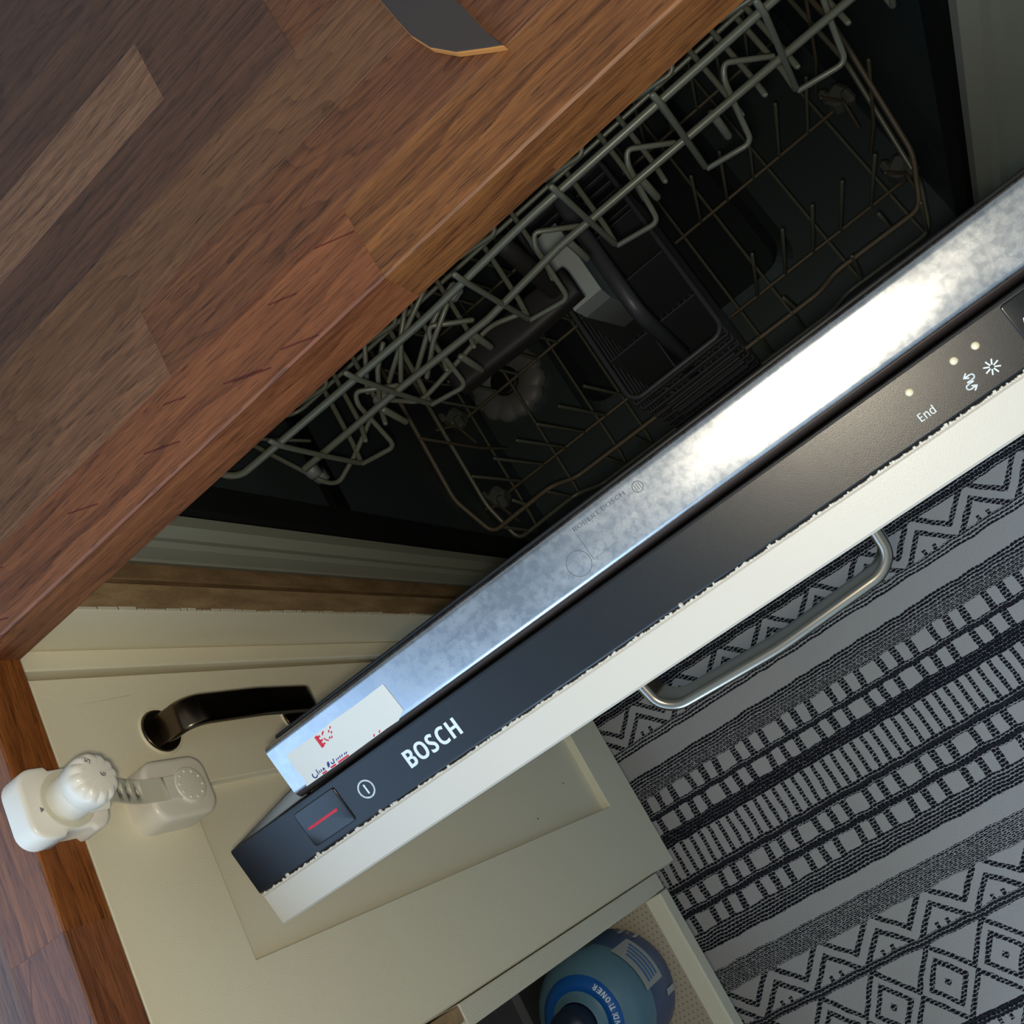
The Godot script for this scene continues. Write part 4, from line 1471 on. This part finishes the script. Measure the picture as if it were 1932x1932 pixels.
func cutlery_basket() -> void:
	var t := thing("cutlery_basket", "dark grey plastic cutlery basket with handle, in the middle of the lower rack", "basket", Vector3(0.322, 0.30, -0.19))
	var o := t.position
	var y0 := 0.292
	var y1 := 0.425
	var x0 := 0.272
	var x1 := 0.373
	var z0 := -0.300
	var z1 := -0.082
	# rim: a rounded rectangle of flat band
	var s := S(0)
	var rr := rrect(x1 - x0, z1 - z0, 0.012, 5)
	var ring := PackedVector3Array()
	for v in rr:
		ring.append(Vector3((x0 + x1) * 0.5 + v.x, y1, (z0 + z1) * 0.5 + v.y) - o)
	tube(s, ring, 0.0026, 8, true)
	obj("basket_rim", s, M.basket_plastic, t)
	s = S()
	span(s, Vector3(0.319, y0, z0 + 0.002) - o, Vector3(0.3205, y1 - 0.008, z1 - 0.002) - o, 0.0004)
	for k in 3:
		var zz := lerpf(z0, z1, (k + 1) / 4.0)
		span(s, Vector3(x0, y0, zz - 0.0008) - o, Vector3(x1, y1 - 0.02, zz + 0.0008) - o, 0.0003)
	obj("divider", s, M.basket_plastic, t)
	# walls of slats and a floor of grid bars, each bar a part
	for k in 7:
		var yy := y0 + 0.008 + k * 0.0185
		for q in [[Vector3(x0, yy, z1 - 0.001), Vector3(x1, yy + 0.006, z1 + 0.001)], [Vector3(x0, yy, z0 - 0.001), Vector3(x1, yy + 0.006, z0 + 0.001)], [Vector3(x0 - 0.001, yy, z0), Vector3(x0 + 0.001, yy + 0.006, z1)], [Vector3(x1 - 0.001, yy, z0), Vector3(x1 + 0.001, yy + 0.006, z1)]]:
			s = S()
			span(s, q[0] - o, q[1] - o, 0.0005)
			obj("wall_slat", s, M.basket_plastic, t)
	s = S()
	for k in 15:
		var xx := lerpf(x0, x1, k / 14.0)
		span(s, Vector3(xx - 0.0012, y0, z0) - o, Vector3(xx + 0.0012, y0 + 0.003, z1) - o, 0.0004)
	for k in 30:
		var zz := lerpf(z0, z1, k / 29.0)
		span(s, Vector3(x0, y0, zz - 0.0012) - o, Vector3(x1, y0 + 0.003, zz + 0.0012) - o, 0.0004)
	obj("grid_floor", s, M.basket_plastic, t)
	s = S(0)
	tube(s, rnd(PackedVector3Array([Vector3(0.3300, 0.40, -0.100) - o, Vector3(0.3300, 0.490, -0.113) - o, Vector3(0.3310, 0.500, -0.140) - o, Vector3(0.3320, 0.505, -0.240) - o, Vector3(0.3320, 0.49, -0.272) - o, Vector3(0.3300, 0.40, -0.282) - o]), 0.018), 0.0068, 10)
	obj("basket_handle", s, M.basket_plastic, t, "thick dark carrying handle")
	for k in 4:
		s = S()
		span(s, Vector3(0.290, 0.330 + k * 0.016, z1 + 0.004) - o, Vector3(0.366, 0.334 + k * 0.016, z1 + 0.0062) - o, 0.0006)
		obj("front_rib", s, M.basket_plastic, t)
	# white box that stands in the left half of the basket
	s = S()
	var tp := [Vector3(0.2885, 0.5, -0.228), Vector3(0.3175, 0.5, -0.228), Vector3(0.3175, 0.5, -0.150), Vector3(0.2885, 0.5, -0.150)]
	var md := [Vector3(0.2895, 0.474, -0.227), Vector3(0.3165, 0.474, -0.227), Vector3(0.3165, 0.474, -0.152), Vector3(0.2895, 0.474, -0.152)]
	var bt := [Vector3(0.2920, 0.296, -0.225), Vector3(0.3140, 0.296, -0.225), Vector3(0.3140, 0.296, -0.200), Vector3(0.2920, 0.296, -0.200)]
	for i in 4:
		var j := (i + 1) % 4
		var ov: Vector3 = (tp[i] + tp[j]) * 0.5 - Vector3(0.303, 0.5, -0.189)
		quad(s, tp[i], tp[j], md[j], md[i], ov)
		quad(s, md[i], md[j], bt[j], bt[i], ov)
	quad(s, tp[0], tp[1], tp[2], tp[3], Vector3.UP)
	quad(s, bt[0], bt[1], bt[2], bt[3], Vector3.DOWN)
	tag(obj("plastic_box", s, M.box_plastic), "white plastic box standing upright in the dark cutlery basket", "box")


# ---------------------------------------------------------------- child lock
func child_lock() -> void:
	var t := thing("child_lock", "white plastic child safety lock joining the worktop edge to the cream door", "child lock", Vector3(0.0, 0.79, 0.0875))
	var o := t.position
	var face := Basis(Vector3(0, 0, -1), Vector3(0, 1, 0), Vector3(1, 0, 0))   # polygons in (−z, y), pushed towards +x
	# base with a waist cut into both sides
	var cr := rrect(0.0375, 0.0455, 0.0095, 6)
	var cut := PackedVector2Array()
	for i in cr.size():
		cut.append(cr[i])
		if i == 13:
			for e in [[0.0060, 0.0], [0.0040, 0.0022], [-0.0095, 0.0022], [-0.0112, 0.0]]:
				cut.append(Vector2(-0.01875 + e[1], e[0]))
	for e in [[-0.0112, 0.0], [-0.0095, 0.0022], [0.0040, 0.0022], [0.0060, 0.0]]:
		cut.append(Vector2(0.01875 - e[1], e[0]))
	var s := S()
	pillow(s, cut, Transform3D(face, Vector3(0.0002, 0.8965, 0.0880) - o), 0.0138, 0.0022, 4)
	obj("lock_base", s, M.lock_plastic, t)
	var axis := Basis(Vector3(0, 1, 0), Vector3(1, 0, 0), Vector3(0, 0, -1))   # lathe axis towards +x
	s = S(0)
	var hub := Transform3D(axis, Vector3(0.0138, 0.8955, 0.0886) - o)
	lathe(s, [[0.0152, -0.0008], [0.0152, 0.0003], [0.0148, 0.0005], [0.0143, 0.0003], [0.0, 0.0003]], hub, 40)
	obj("dial_seat", s, M.strap_plastic, t)
	# knob: smooth collar, domed head with finger grooves, flat face with digits
	s = S(0)
	lathe(s, [[0.0118, 0.0002], [0.0120, 0.0120], [0.0120, 0.0122], [0.0127, 0.0125], [0.0132, 0.0134], [0.0134, 0.0190], [0.0133, 0.0205], [0.0127, 0.0224], [0.0117, 0.0238], [0.0104, 0.0247], [0.0088, 0.0250], [0.0, 0.0250]], hub, 144, 0.10, 12, 7, 9)
	var knob := obj("lock_knob", s, M.lock_plastic, t)
	for e in [["5", Vector3(0.0392, 0.8985, 0.0825)], ["6", Vector3(0.0392, 0.8925, 0.0905)]]:
		text("digit", e[0], Transform3D(face * Basis(Vector3(0, 0, 1), deg_to_rad(-30)), e[1] - o), 0.0020, 0.0030, M.print_grey, knob, false)
	# grey arrow mark on the base
	s = S()
	pillow(s, PackedVector2Array([Vector2(-0.0015, 0.0016), Vector2(0.0013, 0.0016), Vector2(-0.0001, -0.0010)]), Transform3D(face, Vector3(0.01395, 0.9105, 0.0915) - o), 0.0002, 0.0, 1, -1)
	obj("arrow_mark", s, M.print_grey, knob)
	# raised cheek beside the dial where the strap is threaded
	s = S()
	box(s, Vector3(0.0165, 0.8850, 0.0905) - o, Vector3(0.006, 0.020, 0.0165), 0.0022)
	obj("strap_loop", s, M.lock_plastic, t)
	# strap with three holes
	var path := []
	for k in 33:
		var f := k / 32.0
		path.append(Vector3(lerpf(0.0150, 0.0030, smoothstep(0.0, 0.75, f)), lerpf(0.882, 0.824, f), lerpf(0.0868, 0.0888, f)))
	s = S(0)
	strap_mesh(s, path, 0.0138, 0.0011, [0.36, 0.50, 0.645], 0.0022, o)
	obj("lock_strap", s, M.strap_plastic, t, "translucent perforated strap")
	# pad on the door
	var px := Transform3D(face, Vector3(DX, 0.8085, 0.0875) - o)
	s = S()
	pillow(s, rrect(0.0372, 0.0475, 0.0105, 6), px, 0.0195, 0.0030, 4)
	var pad := obj("lock_pad", s, M.lock_plastic, t)
	s = S()
	pillow(s, rrect(0.0146, 0.0300, 0.003, 3), px * Transform3D(Basis(), Vector3(0, 0.0085, 0.0190)), 0.0016, 0.0006, 2)
	pillow(s, circle2(0.0112, 32), px * Transform3D(Basis(), Vector3(-0.0002, -0.0060, 0.0190)), 0.0022, 0.0008, 2)
	obj("pad_disc", s, M.lock_plastic, t)
	for k in 10:
		var a := TAU * (k + 0.3) / 10
		s = S(0)
		lathe(s, [[0.0, 0.0008], [0.0007, 0.0005], [0.0009, 0.0]], px * Transform3D(Basis(Vector3(1, 0, 0), Vector3(0, 0, 1), Vector3(0, -1, 0)), Vector3(-0.0002 + cos(a) * 0.0084, -0.0060 + sin(a) * 0.0084, 0.0212)), 8)
		obj("pad_stud", s, M.lock_plastic, pad)


func strap_mesh(s: SurfaceTool, path: Array, w: float, th: float, holes: Array, hr: float, o: Vector3) -> void:
	var total := 0.0
	for i in path.size() - 1:
		total += path[i].distance_to(path[i + 1])
	var at := func(d: float, a: float, h: float) -> Vector3:
		var f := clampf(d / total, 0.0, 1.0) * (path.size() - 1)
		var i := mini(int(f), path.size() - 2)
		var p: Vector3 = path[i].lerp(path[i + 1], f - i)
		var d3: Vector3 = (path[i + 1] - path[i]).normalized()
		var side := d3.cross(Vector3(1, 0, 0)).normalized()
		var n := side.cross(d3).normalized()
		if n.x < 0:
			n = -n
		return p - o + side * a + n * h
	var hw := w * 0.5
	var cell := 0.0036
	var stops := [0.0]
	for h in holes:
		stops.append(h * total - cell)
		stops.append(h * total + cell)
	stops.append(total)
	for i in range(0, stops.size() - 1):
		if i % 2 == 0:
			var n := maxi(1, int((stops[i + 1] - stops[i]) / 0.003))
			for k in n:
				var a: float = lerpf(stops[i], stops[i + 1], float(k) / n)
				var b: float = lerpf(stops[i], stops[i + 1], float(k + 1) / n)
				quad(s, at.call(a, -hw, th), at.call(b, -hw, th), at.call(b, hw, th), at.call(a, hw, th), Vector3(1, 0, 0))
				quad(s, at.call(a, -hw, 0.0), at.call(b, -hw, 0.0), at.call(b, hw, 0.0), at.call(a, hw, 0.0), Vector3(-1, 0, 0))
		else:
			var c: float = (stops[i] + stops[i + 1]) * 0.5
			for k in 16:
				var q := []
				for kk in [k, k + 1]:
					var t: float = TAU * (kk % 16) / 16.0 + PI / 4
					var d := Vector2(cos(t), sin(t))
					var m := 1.0 / maxf(absf(d.x), absf(d.y))
					q.append([Vector2(d.x * m * cell, d.y * m * hw), d * hr])
				for e in [[th, 1.0], [0.0, -1.0]]:
					quad(s, at.call(c + q[0][0].x, q[0][0].y, e[0]), at.call(c + q[1][0].x, q[1][0].y, e[0]), at.call(c + q[1][1].x, q[1][1].y, e[0]), at.call(c + q[0][1].x, q[0][1].y, e[0]), Vector3(e[1], 0, 0))
				quad(s, at.call(c + q[0][1].x, q[0][1].y, 0.0), at.call(c + q[1][1].x, q[1][1].y, 0.0), at.call(c + q[1][1].x, q[1][1].y, th), at.call(c + q[0][1].x, q[0][1].y, th), at.call(c, 0.0, 0.0) - at.call(c + q[0][1].x, q[0][1].y, 0.0))
	var nn := 24
	for k in nn:
		var a := total * k / nn
		var b := total * (k + 1) / nn
		for sg in [-1.0, 1.0]:
			quad(s, at.call(a, hw * sg, 0.0), at.call(b, hw * sg, 0.0), at.call(b, hw * sg, th), at.call(a, hw * sg, th), at.call(a, hw * sg, 0.0) - at.call(a, 0.0, 0.0))


# ---------------------------------------------------------------- loose things
func leather_strap() -> void:
	var t := thing("leather_strap", "pointed end of a dark leather strap with tan cut edge lying on the worktop", "strap", Vector3(0.38, TOP, -0.10))
	var poly := PackedVector2Array()
	for p in [[0.3983, -0.0391], [0.3962, -0.0492], [0.3944, -0.0697], [0.3925, -0.0791], [0.3950, -0.130], [0.404, -0.220], [0.372, -0.225], [0.3660, -0.150], [0.3675, -0.1081], [0.3688, -0.0900], [0.3700, -0.0779], [0.3738, -0.0655], [0.3814, -0.0539], [0.3927, -0.0438]]:
		poly.append(Vector2(p[0] - 0.38, -(p[1] + 0.10)))
	var up := Basis(Vector3(1, 0, 0), Vector3(0, 0, -1), Vector3(0, 1, 0))
	var s := S()
	pillow(s, poly, Transform3D(up, Vector3(0, 0.0004, 0)), 0.0030, 0.0004, 2, -1)
	obj("leather_core", s, M.leather_edge, t, "tan cut edge")
	s = S()
	var inner := PackedVector2Array()
	for v in poly:
		inner.append(v * 0.985)
	pillow(s, inner, Transform3D(up, Vector3(0, 0.0033, 0)), 0.0006, 0.0003, 2, -1)
	obj("suede_face", s, M.suede, t, "dark suede upper face")


func conditioner_bottle() -> void:
	var t := thing("bottle", "squat blue conditioner bottle with a bright blue shoulder band in the open cabinet", "bottle", Vector3(-0.098, 0.2527, 0.3455))
	var s := S(0)
	var I := Transform3D()
	lathe(s, [[0.0, 0.0], [0.046, 0.0], [0.053, 0.004], [0.0565, 0.012], [0.0575, 0.030], [0.0575, 0.070]], I, 48)
	obj("body", s, M.bottle_blue, t, "dark blue body")
	s = S(0)
	lathe(s, [[0.0575, 0.070], [0.0565, 0.082], [0.053, 0.094], [0.047, 0.1025], [0.0405, 0.107]], I, 48)
	obj("shoulder", s, M.bottle_teal, t, "pale blue shoulder")
	s = S(0)
	lathe(s, [[0.0405, 0.107], [0.0405, 0.1074], [0.0340, 0.1112], [0.0280, 0.1140], [0.0278, 0.1136]], I, 48)
	obj("shoulder_band", s, M.band_blue, t, "bright blue band with white lettering")
	s = S(0)
	lathe(s, [[0.0280, 0.1138], [0.0240, 0.1165], [0.0205, 0.121]], I, 40)
	obj("neck", s, M.bottle_teal, t)
	s = S(0)
	lathe(s, [[0.0195, 0.118], [0.0195, 0.140], [0.0180, 0.1435], [0.0, 0.144]], I, 32)
	obj("cap", s, M.cap_navy, t, "dark navy cap")
	# lettering round the band, one letter after another
	var word := "CONDITIONER"
	var turn := 44.0
	for k in word.length():
		if k > 0:
			turn -= 8.6 if word[k] != "I" and word[k - 1] != "I" else 6.4
		var a := deg_to_rad(turn)
		var rad := 0.0325
		var dirv := Vector3(cos(a), 0, sin(a))
		var along := Vector3(-sin(a), 0, cos(a))
		var nrm := (dirv * 0.50 + Vector3.UP * 0.87).normalized()
		var upv := along.cross(nrm) * -1.0
		if upv.dot(dirv) > 0:
			upv = -upv
		var right := upv.cross(nrm)
		text("letter", word[k], Transform3D(Basis(right, upv, nrm), dirv * 0.0372 + Vector3.UP * 0.1094 + nrm * 0.0002), 0.0038 if word[k] != "I" else 0.0012, 0.0052, M.print_white, t)
	# pale label with grey and blue print on the body, following its curve
	label_patch(t, "label", -42.0, 6.0, 0.036, 0.078, M.label_pale, 0.0579)
	for k in 4:
		label_patch(t, "label_text", -36.0 + k * 2.0, 0.0 + k * 0.5, 0.043 + k * 0.007, 0.0465 + k * 0.007, M.label_mid, 0.0582)
	label_patch(t, "label_patch", -92.0, -64.0, 0.062, 0.080, M.label_green, 0.0579)
	for q in [[-55.0, -51.0, 0.010, 0.024], [-40.0, -37.0, 0.008, 0.020], [-47.0, -45.0, 0.014, 0.018], [18.0, 24.0, 0.010, 0.030]]:
		label_patch(t, "label_fleck", q[0], q[1], q[2] + 0.006, q[3] + 0.006, M.label_pale, 0.0579)
	s = S()
	box(s, Vector3(-0.228, 0.2527 + 0.045, 0.316), Vector3(0.13, 0.09, 0.050), 0.006)
	tag(obj("storage_box", s, M.dark_tub), "dark grey box behind the blue bottle in the open cabinet", "box")


func label_patch(t: Node3D, called: String, a0: float, a1: float, y0: float, y1: float, m: Material, r: float) -> void:
	var s := S(0)
	var n := 10
	for k in n:
		var q := []
		for e in [[k, y0], [k + 1, y0], [k + 1, y1], [k, y1]]:
			var a := deg_to_rad(lerpf(a0, a1, float(e[0]) / n))
			q.append(Vector3(cos(a) * r, e[1], sin(a) * r))
		quad(s, q[0], q[1], q[2], q[3], Vector3(q[0].x, 0, q[0].z))
	obj(called, s, m, t)


func rug() -> void:
	var t := thing("rug", "flat woven rug with black zigzag, dash and diamond stripes on pale grey, on the floor", "rug", Vector3(0.30, 0, 0.36))
	var s := S()
	var lo := Vector3(-0.122, 0.008, 0.034)
	var hi := Vector3(0.678, 0.008, 0.694)
	var o := t.position
	var n := 24
	# top in strips, its edge by the cabinets a little wavy
	for k in n:
		var z0 := lerpf(lo.z, hi.z, float(k) / n)
		var z1 := lerpf(lo.z, hi.z, float(k + 1) / n)
		var xa := lo.x + 0.004 * sin(k * 1.7) + 0.003
		var xb := lo.x + 0.004 * sin((k + 1) * 1.7) + 0.003
		var U := func(p: Vector3) -> Vector2: return Vector2((p.x + 0.12) / 0.8, (p.z - 0.03) / 0.6667)
		var q := [Vector3(xa, lo.y, z0), Vector3(hi.x, lo.y, z0), Vector3(hi.x, lo.y, z1), Vector3(xb, lo.y, z1)]
		quad_uv(s, [q[0] - o, q[1] - o, q[2] - o, q[3] - o], [U.call(q[0]), U.call(q[1]), U.call(q[2]), U.call(q[3])], Vector3.UP)
	obj("weave", s, M.rug_weave, t)
	s = S()
	span(s, Vector3(lo.x + 0.006, 0.0005, lo.z) - o, Vector3(hi.x, 0.0079, hi.z) - o, 0.001)
	obj("backing", s, M.rug_side, t)
	# fringe of loose yarn ends along the short edge
	s = S(0)
	for k in 70:
		var z := lerpf(0.20, 0.66, k / 69.0) + rng.randf_range(-0.002, 0.002)
		var l := rng.randf_range(0.004, 0.013)
		tube(s, PackedVector3Array([Vector3(lo.x + 0.010, 0.0075, z) - o, Vector3(lo.x + 0.002, 0.0080, z + 0.001) - o, Vector3(lo.x - l, 0.0022, z + rng.randf_range(-0.004, 0.004)) - o]), 0.0011, 5)
	obj("fringe", s, M.rug_side, t).set_meta("kind", "stuff")
	s = S()
	box(s, Vector3(0.1643, 0.0096, 0.1152), Vector3(0.006, 0.0028, 0.003), 0.0006, Basis(Vector3(0, 1, 0), 0.5))
	tag(obj("crumb", s, M.white_plastic), "tiny white crumb on the rug inside the bow of the dishwasher handle", "crumb")
